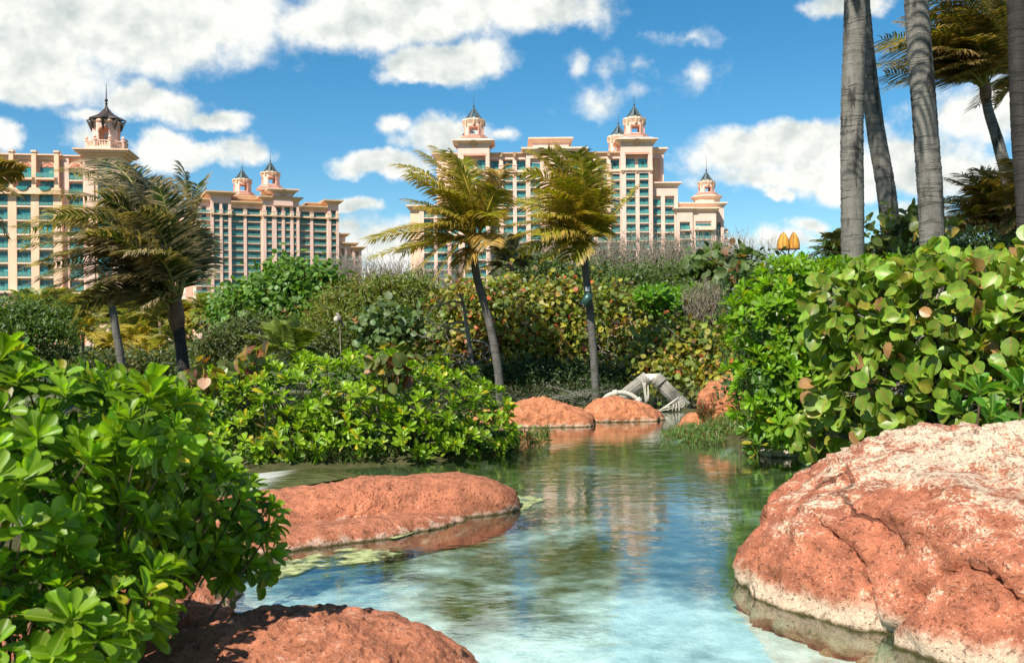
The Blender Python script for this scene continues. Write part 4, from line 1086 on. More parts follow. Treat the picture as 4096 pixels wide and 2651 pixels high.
NAU = (0.20, 0.34, 0.012)
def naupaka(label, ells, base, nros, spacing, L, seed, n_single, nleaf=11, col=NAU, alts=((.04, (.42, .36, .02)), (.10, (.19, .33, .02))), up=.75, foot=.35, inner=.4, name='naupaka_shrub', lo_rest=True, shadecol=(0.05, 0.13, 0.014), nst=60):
    rs = np.random.RandomState(seed)
    root = empty(name, base, 0, label, 'shrub')
    pts, nn = shell(rs, ells, nros, .80, 1.05, spacing, rough=.22)
    ax = unit(nn * 1.0 + np.array((0, 0, up)) + rs.normal(0, .22, nn.shape))
    pos, dr, nr, sz, rk = rosettes(rs, pts, ax, nleaf, L)
    cols = vary(rs, col, len(pos), .22, alts)
    cols = cols * (1.12 - .45 * rk[:, None])                       # young leaves paler than old ones
    fac = np.linalg.norm(pos - (0, 0, CAMH), axis=1)
    facing = np.repeat([0], 1)
    sc = -fac + .3 * (pos[:, 2] / max(.1, pos[:, 2].max())) + rs.rand(len(pos)) * .25
    foliage(root, SPAT, pos, dr, nr, sz, cols, LEAF, n_single, sc, SPATLO if lo_rest else None)
    if inner:                                                       # inner leaves, the shade inside the shrub put into their colour
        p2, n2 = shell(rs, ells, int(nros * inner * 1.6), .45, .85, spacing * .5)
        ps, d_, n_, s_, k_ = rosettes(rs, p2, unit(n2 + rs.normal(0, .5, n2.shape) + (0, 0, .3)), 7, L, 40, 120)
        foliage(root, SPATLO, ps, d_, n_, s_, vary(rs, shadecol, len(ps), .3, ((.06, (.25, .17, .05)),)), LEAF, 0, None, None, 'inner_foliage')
    c0 = np.array(base)
    stems_to(root, rs, pts, lambda e: np.array((c0[0] + (e[0] - c0[0]) * foot + rs.normal(0, .1), c0[1] + (e[1] - c0[1]) * foot * .8, gz(c0[0] + (e[0] - c0[0]) * foot, c0[1] + (e[1] - c0[1]) * foot * .8) - .03)), L * .055, STEM, n=nst)
    return root

# near shrub at the left
naupaka('big glossy green shrub in front of the red boulders with rosettes of broad leaves',
        [ell(60, 1600, 3.75, 300, 205, .5), ell(330, 1680, 3.8, 200, 190, .4), ell(620, 1690, 3.6, 130, 130, .3), ell(360, 1850, 4.0, 380, 300, .5), ell(60, 2050, 3.6, 450, 480, .6),
         ell(640, 2010, 4.5, 320, 210, .40), ell(880, 2060, 4.7, 210, 150, .32), ell(960, 2210, 4.8, 140, 110, .25), ell(480, 2420, 3.5, 170, 170, .28), ell(150, 2480, 3.4, 420, 300, .5), ell(560, 2200, 4.4, 280, 190, .35)],
        (-2.2, 3.9, .1), 340, .086, .115, 71, 300, 12, lo_rest=False, nst=90)
# shrub across the pool
naupaka('wide light green shrub on the bank across the pool behind the long red rock',
        [ell(900, 1660, 12.6, 220, 180, .9), ell(1150, 1600, 13.0, 300, 190, 1.1), ell(1450, 1600, 13.2, 260, 190, 1.1), ell(1700, 1640, 13.3, 240, 160, 1.0), ell(1880, 1720, 13.2, 190, 130, .8), ell(1000, 1760, 12.3, 330, 110, .7), ell(1500, 1740, 12.8, 380, 120, .8),
         ell(760, 1680, 12.6, 150, 130, .7), ell(1700, 1520, 13.5, 120, 80, .5), ell(1930, 1650, 13.3, 110, 100, .5)],
        (-2.4, 13.2, .1), 620, .105, .140, 72, 300, 10, up=.7, inner=.5, nst=150, col=(.22, .36, .012), alts=((.05, (.58, .46, .02)), (.25, (.30, .44, .02))))
# shrub on the right bank
naupaka('bright green shrub with narrow upright rosettes beside the sea grape hedge',
        [ell(3180, 1160, 13.4, 190, 120, .7), ell(3120, 1330, 13.1, 190, 200, .7), ell(3080, 1550, 12.8, 160, 160, .6), ell(3200, 1680, 12.6, 200, 110, .6), ell(3480, 1120, 13.6, 230, 85, .6), ell(3300, 1400, 13.3, 220, 330, .6), ell(3650, 1120, 13.4, 200, 75, .5)],
        (3.9, 13.5, .1), 460, .115, .165, 73, 300, 11, (0.18, 0.34, 0.012), ((.03, (.45, .38, .02)), (.15, (.17, .34, .02))), up=.55, inner=.5, nst=80)
naupaka('clump of tall paddle leaves growing just behind the big crusted boulder',
        [ell(3900, 1640, 8.4, 90, 100, .3), ell(4070, 1650, 8.3, 110, 110, .3), ell(4180, 1600, 8.3, 120, 120, .3)], (4.25, 8.6, .1), 12, .16, .30, 74, 60, 9, (0.11, 0.26, 0.03), (), up=1.6, inner=0, nst=8)
naupaka('small leafy sprout at the waterline beside the pale limestone ledge',
        [ell(3000, 1740, 12.7, 60, 50, .2), ell(3060, 1790, 12.6, 60, 40, .2)], (3.05, 12.8, .0), 12, .12, .17, 75, 60, 9, (0.11, 0.26, 0.03), ((.12, (.5, .42, .03)),), up=1.0, inner=0, nst=8)
naupaka('low bright shrub tucked between the grey twig bush and the yellowing sea grapes',
        [ell(2700, 1220, 33, 130, 50, .8), ell(2620, 1190, 33, 80, 40, .8), ell(2760, 1190, 33, 70, 40, .7)], (5.4, 33, .1), 90, .18, .32, 76, 0, 9, (0.13, 0.30, 0.02), (), up=.8, inner=.4, nst=30)

# ---------------------------------------------------------------- sea grapes
def seagrape(label, ells, base, n, size, seed, n_single, col, alts, n_inner, mat=None, tpl=None, rest=None, clump=0, trunks=6, trad=.05, name='sea_grape_shrub', cat='shrub', group=None, hang=.35, face=.55, lo=.82, tmat=None, foot=.25, tb=.25, ntw=60):
    rs = np.random.RandomState(seed); mat = mat or LEAFV; tpl = tpl or ROUND
    root = empty(name, base, 0, label, cat, group)
    if clump:
        cp, cn = shell(rs, ells, max(1, n // clump), lo, 1.05, 0, rough=.2)
        k = np.repeat(np.arange(len(cp)), clump)
        spread = size * 2.1
        pts = cp[k] + rs.normal(0, spread * .55, (len(k), 3)); nn = cn[k]
    else:
        pts, nn = shell(rs, ells, n, lo, 1.06, size * .33, rough=.15); cp = pts
    m = len(pts)
    cam_v = unit(np.array((0, 0, CAMH)) - pts)
    nrm = unit(nn * .6 + rs.normal(0, face, (m, 3)) + np.array(sdir) * .45 + (0, 0, .25))
    d_ = unit(rs.normal(0, .8, (m, 3)) + nn * .3 + (0, 0, -hang))
    sz = size * rs.uniform(.6, 1.15, m)
    foliage(root, tpl, pts, d_, nrm, sz, vary(rs, col, m, .28, alts, pts if clump else None, .7), mat, n_single, (-np.linalg.norm(pts - (0, 0, CAMH), axis=1) * .4 + sz * 10 - (nn[:, 1]) * 1.5), rest)
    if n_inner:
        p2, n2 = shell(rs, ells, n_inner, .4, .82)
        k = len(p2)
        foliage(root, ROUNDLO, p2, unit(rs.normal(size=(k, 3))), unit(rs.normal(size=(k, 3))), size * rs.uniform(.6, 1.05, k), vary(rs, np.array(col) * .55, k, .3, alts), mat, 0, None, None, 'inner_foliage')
    c0 = np.array(base); bm_ = MB(); tws = []
    for q in range(trunks):
        e_ = ells[q % len(ells)]
        top = e_[0] + e_[1] * rs.uniform(-.45, .45, 3); f_ = np.array((c0[0] + (top[0] - c0[0]) * foot + rs.normal(0, .15), c0[1] + (top[1] - c0[1]) * foot, 0)); f_[2] = gz(f_[0], f_[1]) - .05
        mid = f_ + (top - f_) * .45 + rs.normal(0, tb, 3) * (1, 1, .3)
        tr_ = MB(); tr_.tube(curve_pts([f_ - c0, mid - c0, top - c0], 8), np.linspace(trad, trad * .35, 8), 7)
        tr_.build('trunk', tmat or BARKT, root, True); tws.append((mid, top))
    for q in range(ntw):
        mid, top = tws[rs.randint(len(tws))]; s0 = mid + (top - mid) * rs.rand(); e = cp[rs.randint(len(cp))]
        b2 = (s0 + e) / 2 + rs.normal(0, .1, 3)
        bm_.tube([s0 - c0, b2 - c0, e - c0], [trad * .35, trad * .22, trad * .1], 4, False)
    tag(bm_.build('branch', tmat or BARKT, root, True), kind='stuff')
    return root
SG = (0.17, 0.29, 0.028)
seagrape('dense sea grape hedge with big round leaves and red veins above the crusted boulder',
         [ell(3480, 1280, 11.2, 250, 230, .8), ell(3850, 1260, 10.6, 380, 240, .9), ell(3560, 1560, 10.9, 280, 240, .7), ell(3950, 1560, 10.4, 330, 260, .9), ell(4250, 1300, 10.2, 350, 330, 1.0), ell(3330, 1730, 11.6, 160, 110, .5), ell(3720, 1330, 11.0, 300, 300, .8), ell(4350, 1620, 10.2, 300, 260, .9)],
         (5.2, 11.3, .1), 2000, .165, 81, 300, SG, ((.03, (.40, .22, .09)), (.06, (.32, .32, .04)), (.15, (.19, .30, .03))), 1500, trunks=14, trad=.035, ntw=160, lo=.84, face=.8)
OR_ALT = ((.10, (.40, .24, .05)), (.22, (.31, .28, .03)), (.02, (.48, .11, .03)), (.06, (.20, .13, .05)), (.15, (.11, .16, .03)))
YG = (0.175, 0.225, 0.028)
for lb, el_, ba, sd in (
    ('yellowing sea grape tree behind the leaning palm with a bare grey limb', [ell(1900, 1230, 34, 170, 110, 1.6), ell(2000, 1330, 33.5, 260, 190, 1.8), ell(1800, 1380, 33, 130, 120, 1.4), ell(2120, 1230, 34.5, 190, 120, 1.6), ell(2080, 1470, 33, 200, 110, 1.3), ell(1850, 1520, 32, 200, 80, 1.2), ell(2150, 1570, 31.5, 200, 60, 1.0)], (.2, 34.5, .2), 91),
    ('orange tinted sea grape tree with grey forked trunks behind the palm with the lamp', [ell(2330, 1230, 35, 220, 110, 1.7), ell(2420, 1350, 34.5, 270, 170, 1.9), ell(2250, 1400, 33.5, 180, 150, 1.5), ell(2560, 1420, 34, 200, 140, 1.5), ell(2400, 1520, 32.5, 220, 90, 1.2), ell(2600, 1540, 31.5, 180, 70, 1.0)], (2.6, 35.5, .2), 92),
    ('low yellow green sea grape shrub above the upright ochre rock', [ell(2750, 1400, 31, 210, 110, 1.4), ell(2880, 1440, 30, 170, 110, 1.3), ell(2700, 1490, 30, 190, 90, 1.2), ell(2950, 1330, 31, 110, 90, 1.2), ell(2760, 1560, 29, 170, 70, 1.0), ell(2880, 1540, 28.5, 120, 80, 1.0)], (5.9, 31.5, .2), 93)):
    seagrape(lb, el_, ba, 6000, .175, sd, 240, YG, OR_ALT, 2400, mat=LEAFF, tpl=ROUND, rest=ROUNDLO, clump=6, trunks=7, trad=.09, name='sea_grape_tree', cat='tree', group=None, hang=.2, lo=.62, tb=.5, ntw=170)
seagrape('rounded deep green sea grape tree in front of the angled hotel',
         [ell(1170, 1140, 42, 130, 95, 2.0), ell(1080, 1220, 41, 190, 110, 2.2), ell(1180, 1290, 41, 200, 110, 2.0), ell(980, 1270, 40, 110, 90, 1.6), ell(1290, 1150, 42, 90, 70, 1.5)], (-9.6, 42.5, .2), 4800, .22, 94, 200,
         (0.10, 0.20, 0.022), ((.05, (.30, .15, .05)), (.2, (.16, .27, .03))), 2600, mat=LEAFF, tpl=ROUND, rest=ROUNDLO, clump=7, trunks=6, trad=.10, name='sea_grape_tree', cat='tree', lo=.72, ntw=120)
seagrape('dark sea grape clump behind the bright right-hand shrub under the bare twigs', [ell(2880, 1100, 34, 130, 70, 1.4), ell(2900, 1180, 33, 110, 60, 1.2)], (7, 34.5, .2), 700, .30, 95, 100,
         (0.10, 0.15, 0.04), ((.12, (.26, .14, .07)),), 500, mat=LEAFF, rest=ROUNDLO, clump=5, trunks=5, trad=.06, lo=.7, ntw=60)
seagrape('grey green sea grape bush low beside the bird perch', [ell(1560, 1310, 33, 150, 70, 1.2)], (-4.0, 33.5, .2), 420, .25, 96, 100, (0.12, 0.18, 0.06), ((.08, (.4, .2, .08)),), 300, mat=LEAFF, rest=ROUNDLO, clump=5, trunks=4, trad=.05, lo=.7, ntw=40)
seagrape('sea grape bush with round yellow green leaves seen between the tall right trunks', [ell(3620, 950, 17, 120, 90, .8), ell(3520, 1000, 17, 90, 60, .6)], (6.4, 17.4, .2), 260, .17, 97, 100, (0.16, 0.20, 0.04), ((.2, (.36, .26, .06)),), 200, mat=LEAFF, rest=ROUNDLO, clump=4, trunks=4, trad=.05, lo=.7, ntw=40)
# red-brown sprigs rising out of the shrub across the pool
for px, py, lb, sd in ((830, 1500, 'red brown edged sea grape sprig rising at the windblown palm trunk', 101), (1560, 1430, 'sea grape sprig with brown curled leaves at the crest of the wide shrub', 102), (1020, 1420, 'wilted sea grape sprig in front of the young palm', 103)):
    rr_ = 1.0 if sd != 103 else .55
    seagrape(lb, [ell(px, py, 12.4, 120 * rr_, 70 * rr_, .3), ell(px - 20, py + 70, 12.4, 90 * rr_, 50 * rr_, .3)], tuple(P(px, 1700, 12.7) * (1, 1, 0) + (0, 0, .2)), int(50 * rr_), .165, sd, 40, (0.13, 0.19, 0.05), ((.24, (.15, .05, .02)), (.10, (.48, .28, .18)), (.12, (.30, .22, .03))), 0, trunks=4, trad=.02, ntw=16, lo=.3)

# ---------------------------------------------------------------- fine leaved bushes and twig shrubs
def bush(label, ells, base, n, size, seed, col, alts=(), tpl=None, trunks=5, name='shrub', group=None, lo=.6, clump=12):
    return seagrape(label, ells, base, n, size, seed, 0, col, alts, n // 3, LEAFF, tpl or OVALLO, None, clump, trunks, .06, name, 'shrub', group, .1, .8, lo, None, .3, .3, 60)
OL = (0.135, 0.175, 0.018)
bush('olive fine leaved bush between the deep green tree and the yellow sea grapes', [ell(1480, 1210, 38, 190, 90, 2), ell(1620, 1190, 38, 160, 90, 2), ell(1400, 1310, 37, 200, 110, 2), ell(1600, 1320, 37, 160, 110, 2)], (-4.8, 39, .2), 14000, .15, 111, OL, ((.25, (.19, .19, .025)), (.06, (.22, .13, .04))))
bush('dark green fine leaved bush beside the trunk of the windblown palm', [ell(900, 1400, 34, 110, 80, 1.6), ell(1010, 1340, 35, 130, 80, 1.6), ell(1230, 1390, 33, 140, 70, 1.4)], (-9.2, 35.5, .2), 8000, .14, 112, (0.08, 0.105, 0.02), ((.15, (.12, .11, .03)),))
bush('dark green tree line at the foot of the peach hotel', [ell(60, 1270, 40, 160, 70, 2.2), ell(190, 1290, 40, 110, 60, 2), ell(-120, 1280, 40, 160, 90, 2.2), ell(60, 1340, 39, 240, 60, 1.6)], (-19.5, 41, .2), 9000, .17, 113, (0.08, 0.14, 0.02), ((.2, (.11, .15, .03)),))
bush('deep green bush below the bare grey twigs in front of the wide hotel', [ell(2560, 1160, 42, 230, 90, 2.2), ell(2720, 1130, 42, 180, 80, 2.0), ell(2350, 1130, 43, 200, 80, 2), ell(2140, 1080, 44, 150, 70, 1.8), ell(2800, 1230, 40, 130, 90, 1.8)], (6, 43, .2), 15000, .15, 114, (0.08, 0.13, 0.02), ((.2, (.09, .12, .03)),))
bush('dark undergrowth at the back of the far rocks', [ell(2150, 1520, 30.5, 330, 60, .7), ell(2560, 1540, 30, 260, 50, .6), ell(1900, 1540, 30, 250, 60, .7), ell(2050, 1600, 29.5, 220, 50, .7), ell(2320, 1600, 29.5, 220, 50, .7), ell(2600, 1600, 29.5, 180, 45, .7)], (1.5, 31, .2), 9000, .14, 115, (0.04, 0.075, 0.015))
bush('dark green backing foliage behind the bright right-hand shrub', [ell(3120, 1250, 15.5, 230, 200, .7), ell(3350, 1200, 15.5, 260, 160, .7), ell(3060, 1500, 15.3, 160, 150, .5), ell(3800, 1150, 14.5, 420, 140, .6)], (4.6, 15.8, .2), 6000, .12, 116, (0.04, 0.085, 0.015))
bush('green bush behind the fan of the low palm right of the tall trunk', [ell(3650, 1010, 21, 160, 60, 1), ell(3950, 1010, 21, 250, 60, 1)], (9, 21.5, .2), 3500, .12, 117, (0.07, 0.11, 0.02))
bush('small bushes filling the ground below the distant palms', [ell(420, 1470, 40, 260, 50, 2), ell(700, 1460, 40, 240, 50, 2), ell(200, 1460, 40, 240, 60, 2)], (-16, 41, .2), 9000, .17, 118, (0.07, 0.10, 0.022), ((.25, (.17, .15, .04)),))

def twigs(label, ells, base, n, seed, h=.9, r=.006, mat=None, leafcol=None, tilt=(-.25, 0, 1)):
    """upright sprays of bare branching twigs over a bush volume"""
    rs = np.random.RandomState(seed); root = empty('twig_shrub', base, 0, label, 'shrub'); c0 = np.array(base)
    pts, nn = shell(rs, ells, n, .55, 1.0, 0)
    A, B, ra, rb = [], [], [], []
    def seg(a, b, r0, r1): A.append(a); B.append(b); ra.append(r0); rb.append(r1)
    tl = np.array(tilt, float)
    lp = []
    for p_, q in zip(pts, nn):
        d_ = unit(tl + rs.normal(0, .28, 3) + q * .35); L = h * rs.uniform(.5, 1.2); s0 = p_ - d_ * L * .5
        cur = s0
        for k in range(4):
            d_ = unit(d_ + rs.normal(0, .16, 3) + (0, 0, .1)); nx_ = cur + d_ * L / 4
            seg(cur, nx_, r * (1.5 - .3 * k), r * (1.2 - .3 * k)); lp.append(nx_)
            if k:
                for _ in range(rs.randint(1, 3)):
                    e = nx_ + unit(d_ + rs.normal(0, .45, 3)) * L * rs.uniform(.12, .3); seg(nx_, e, r * .7, r * .3)
                    lp.append(e)
            cur = nx_
    A, B, ra, rb = map(np.array, (A, B, ra, rb))
    d_ = unit(B - A); u_ = unit(np.cross(d_, (0.3, .9, .2))); v_ = np.cross(d_, u_); m = len(A)
    V = np.zeros((m, 6, 3))
    for k in range(3):
        an = k * 2.0944; o_ = u_ * math.cos(an) + v_ * math.sin(an)
        V[:, k] = A + o_ * ra[:, None]; V[:, 3 + k] = B + o_ * rb[:, None]
    fb_ = np.array([(0, 1, 4, 3), (1, 2, 5, 4), (2, 0, 3, 5)])
    FF = (fb_[None] + (np.arange(m) * 6)[:, None, None]).reshape(-1, 4)
    tag(put('twigs', np_mesh('twigs', V.reshape(-1, 3) - c0, [FF], mat=mat or TWIG), root), kind='stuff')
    if leafcol is not None:
        lp = np.array(lp); lp = lp[rs.rand(len(lp)) < .45]; k = len(lp)
        foliage(root, OVALLO, lp, unit(rs.normal(size=(k, 3)) + (0, 0, .6)), unit(rs.normal(size=(k, 3)) + (0, 0, .5)), .10 * rs.uniform(.6, 1.2, k), vary(rs, leafcol, k, .3), LEAFF)
    tk = MB()
    for q in range(8):
        e = ells[q % len(ells)]; f_ = np.array((e[0][0] + rs.uniform(-.6, .6) * e[1][0], e[0][1], .15)); tp = e[0] + e[1] * rs.uniform(-.5, .5, 3)
        MB().tube([f_ - c0, (f_ + tp) / 2 - c0 + rs.normal(0, .1, 3), tp - c0], [.05, .035, .015], 5).build('stem', TWIG, root, True)
    return root
twigs('bare grey twig shrubs against the sky between the two hotels', [ell(1480, 1130, 44, 150, 55, 1.5), ell(1620, 1140, 44, 120, 55, 1.5), ell(1760, 1160, 44, 120, 50, 1.4), ell(1360, 1110, 45, 80, 55, 1.3)], (-4.5, 45, .2), 800, 121, 1.3, .012)
twigs('wide grey brown twig thicket in front of the wide hotel', [ell(2300, 1060, 46, 220, 60, 1.8), ell(2550, 1040, 46, 220, 60, 1.8), ell(2780, 1050, 46, 200, 65, 1.8), ell(2100, 1080, 46, 140, 50, 1.6), ell(2600, 1120, 45, 300, 60, 1.6)], (6, 47, .2), 1900, 122, 1.35, .012, leafcol=(0.10, 0.13, 0.03))
twigs('sparse bare twigs rising at the right end of the wide hotel', [ell(2950, 1040, 42, 70, 55, 1.0), ell(3060, 1060, 42, 80, 40, .8), ell(2890, 1040, 42, 60, 50, .8)], (9.4, 42.5, .2), 150, 123, 1.5, .011)
twigs('brown leafless bush tucked beside the bright right-hand shrub', [ell(2850, 1270, 31, 120, 70, .9), ell(2820, 1210, 31, 80, 40, .8)], (6.2, 31.5, .2), 420, 124, .8, .008, tilt=(0, 0, 1), leafcol=(0.11, 0.11, 0.03))

# bare grey limb in front of the yellow sea grapes
root = empty('dead_branch', (-1.6, 30.5, .15), 0, 'leafless grey branch spreading to the left in front of the yellow sea grapes', 'branch')
c0 = np.array((-1.6, 30.5, .15)); rs = np.random.RandomState(7)
main = curve_pts([P(1900, 1560, 30.5), P(1885, 1420, 30.3), P(1865, 1300, 30.2), P(1850, 1200, 30.1), P(1820, 1170, 30)], 14)
MB().tube(main - c0, np.linspace(.085, .03, 14), 7).build('limb', BARKT, root, True)
for a, b_ in (((1850, 1210), (1690, 1240)), ((1868, 1330), (1730, 1290)), ((1880, 1430), (1700, 1420)), ((1885, 1450), (1760, 1520)), ((1872, 1360), (1990, 1450)), ((1860, 1290), (1720, 1350)), ((1890, 1500), (1800, 1560))):
    p0, p1 = P(*a, 30.25), P(*b_, 29.7); mid = (p0 + p1) / 2 + rs.normal(0, .15, 3) + (0, 0, .12)
    cp = curve_pts([p0, mid, p1], 8); bo = MB().tube(cp - c0, np.linspace(.04, .012, 8), 5).build('side_branch', BARKT, root, True)
    tw = MB()
    for k in range(9):
        q = cp[rs.randint(2, 8)]; e = q + rs.normal(0, .28, 3) + (-.12, 0, .02); tw.tube([q - c0, (q + e) / 2 - c0 + rs.normal(0, .05, 3), e - c0], [.012, .008, .004], 4, False)
    tag(tw.build('twigs', TWIG, bo), kind='stuff')

# ---------------------------------------------------------------- low creeping cover on the banks
def cover(label, polys, n, seed, col, alts, size, hfun, nm='ground_cover'):
    rs = np.random.RandomState(seed); ps = []
    for quad, frac in polys:
        q = np.array(quad, float); k = int(n * frac); u_, v_ = rs.rand(k, 1), rs.rand(k, 1)
        ps.append((1 - u_) * (1 - v_) * q[0] + u_ * (1 - v_) * q[1] + u_ * v_ * q[2] + (1 - u_) * v_ * q[3])
    p2 = np.vstack(ps); zb = np.maximum(ground_z(p2[:, 0], p2[:, 1]), 0)
    p3 = np.column_stack([p2, zb + hfun(p2) * rs.rand(len(p2)) ** 1.2])
    k = len(p3)
    d_ = unit(rs.normal(0, .6, (k, 3)) + (0, 0, .9)); nr_ = unit(rs.normal(size=(k, 3)) + (0, -.4, .4))
    base = np.array((p3[:, 0].mean(), p3[:, 1].mean(), 0)); o = empty(nm, base, 0); bpy.data.objects.remove(o)
    me = leaf_mesh(nm, BLADE, p3, d_, nr_, size * rs.uniform(.6, 1.3, k), vary(rs, col, k, .3, alts), LEAFF, base)
    return tag(put(nm, me, None, base), label, 'ground cover', None, 'stuff')
w_ = lambda px, py: G(px, py)[:2]
cover('narrow leaved green creeper along the waterline under the wide shrub', [([w_(850, 1890), w_(1500, 1862), (-1.2, 13.4), (-4.2, 12.6)], .45), ([w_(500, 1900), w_(1000, 1895), (-3.6, 12.6), (-6.2, 12.2)], .3), ([w_(1500, 1858), w_(2060, 1800), (.1, 13.9), (-1.2, 13.4)], .4), ([w_(2020, 1830), w_(2200, 1770), w_(2200, 1762), w_(2050, 1790)], .05)], 14000, 131, (0.075, 0.15, 0.02), ((.18, (.15, .11, .04)), (.15, (.13, .22, .03))), .07, lambda p_: .22)
cover('low green creeper spreading from the right bank onto the water', [([w_(2700, 1740), w_(3050, 1790), (4.0, 14.2), (3.0, 16.6)], .5), ([w_(2640, 1760), w_(2900, 1790), w_(2900, 1750), w_(2680, 1740)], .15), ([(3.1, 15.5), (4.2, 14.2), (4.8, 16.5), (3.9, 17.3)], .35)], 8000, 132, (0.10, 0.18, 0.035), ((.15, (.24, .13, .05)), (.2, (.16, .24, .05))), .075, lambda p_: .12 + .22 * np.clip((p_[:, 0] - 3.0) / 1.0, 0, 1))
cover('reddish green tuft growing between the two ochre rocks', [([(2.95, 15.95), (3.2, 15.85), (3.3, 16.1), (3.0, 16.15)], 1)], 900, 133, (0.09, 0.13, 0.03), ((.4, (.22, .06, .03)),), .08, lambda p_: .42)
cover('sparse undergrowth covering the ground behind the far rocks', [([(-6, 20), (9, 20), (13, 31), (-9, 31)], .8), ([(-9, 13.5), (-2.5, 14), (-3, 22), (-12, 22)], .2)], 16000, 134, (0.05, 0.08, 0.018), ((.3, (.10, .08, .035)),), .08, lambda p_: .06)
# ---------------------------------------------------------------- palms
WIND = np.array((-1.0, .15, -.12))
def frond_mesh(rs, p0, p1, p2, nl, ll, lw, cbase, ctip, droop, wind, base, straw=.25, stiff=.6, twist=0.0, dead=0.0):
    """pinnate frond along a quadratic Bezier; returns (leaflets mesh, rachis points)"""
    def bez(u_): return (1 - u_) ** 2 * p0 + 2 * u_ * (1 - u_) * p1 + u_ ** 2 * p2
    def tan(u_): return 2 * (1 - u_) * (p1 - p0) + 2 * u_ * (p2 - p1)
    u_ = np.linspace(.24, 1.0, nl)[:, None]
    P_, T_ = bez(u_), unit(tan(u_))
    up = np.array((0, 0, 1.0)) + rs.normal(0, .15, 3) + np.array((twist, 0, 0))
    S_ = unit(np.cross(T_, up)); N_ = np.cross(S_, T_)
    segs = 5; V, Cc = [], []
    Lp = ll * (np.sin(np.pi * np.clip(u_ * .74 + .18, 0, 1)) ** .6 * .85 + .15)
    for sd in (-1, 1):
        jl = rs.uniform(.84, 1.1, (nl, 1)); d = unit(S_ * sd * rs.uniform(.75, 1.0, (nl, 1)) + T_ * rs.uniform(.3, .6, (nl, 1)) + N_ * rs.uniform(.1, .3, (nl, 1)) * stiff + rs.normal(0, .035, (nl, 3)))
        cur = P_.copy(); L = Lp * jl / (segs - 1)
        st = rs.rand(nl, 1) < straw
        dr = droop * rs.uniform(.75, 1.25, (nl, 1)); wv = wind * rs.uniform(.7, 1.3, (nl, 1))
        for k in range(segs):
            q = k / (segs - 1)
            wd_ = lw * (1.0 if 0 < k < segs - 1 else (.55 if k == 0 else .08)) * (1 - .35 * q)
            w3 = unit(np.cross(d, N_ + rs.normal(0, .10, (nl, 3)))) * wd_
            V.append(np.stack([cur - w3, cur + w3], 1))
            f_ = np.clip((q - .45) / .55, 0, 1) * rs.uniform(.5, 1.2, (nl, 1))
            f_ = np.where(st, np.maximum(f_, .75), f_); f_ = np.clip(np.maximum(f_, dead), 0, 1)
            c_ = np.array(cbase) * (1 - f_) + np.array(ctip) * f_
            Cc.append(np.repeat((c_ * rs.uniform(.75, 1.25, (nl, 1)))[:, None], 2, 1))
            cur = cur + d * L
            d = unit(d + (np.array((0, 0, -1.0)) * dr + WIND * wv) * (.25 + .5 * q))
    Vs, Cs, Fs, off = [], [], [], 0
    for sd in range(2):
        v = np.stack(V[sd * segs:(sd + 1) * segs], 1); c_ = np.stack(Cc[sd * segs:(sd + 1) * segs], 1)
        Vs.append(v.reshape(-1, 3)); Cs.append(c_.reshape(-1, 3))
        b_ = np.array([(2 * k, 2 * k + 1, 2 * k + 3, 2 * k + 2) for k in range(segs - 1)])
        Fs.append((b_[None] + (np.arange(nl) * segs * 2)[:, None, None]).reshape(-1, 4) + off); off += len(Vs[-1])
    me = np_mesh('frond', np.vstack(Vs) - base, [np.vstack(Fs)], np.clip(np.vstack(Cs), 0, 1), None, True, FROND)
    return me, bez(np.linspace(0, 1, 10)[:, None])
def trunk_mesh(rs, pts, rad, name, mat, root, base, ring=.11, n=14):
    L = np.linalg.norm(np.diff(pts, axis=0), axis=1).sum(); m = max(12, int(L / ring) * 2)
    c = curve_pts(pts, m); r = np.interp(np.linspace(0, 1, m), np.linspace(0, 1, len(rad)), rad)
    r = r * (1 + .012 * np.where(np.arange(m) % 2 == 0, 1, -1) + rs.normal(0, .014, m))
    mb = MB().tube(c - base, r, n); o = mb.build(name, mat, root, True); return o
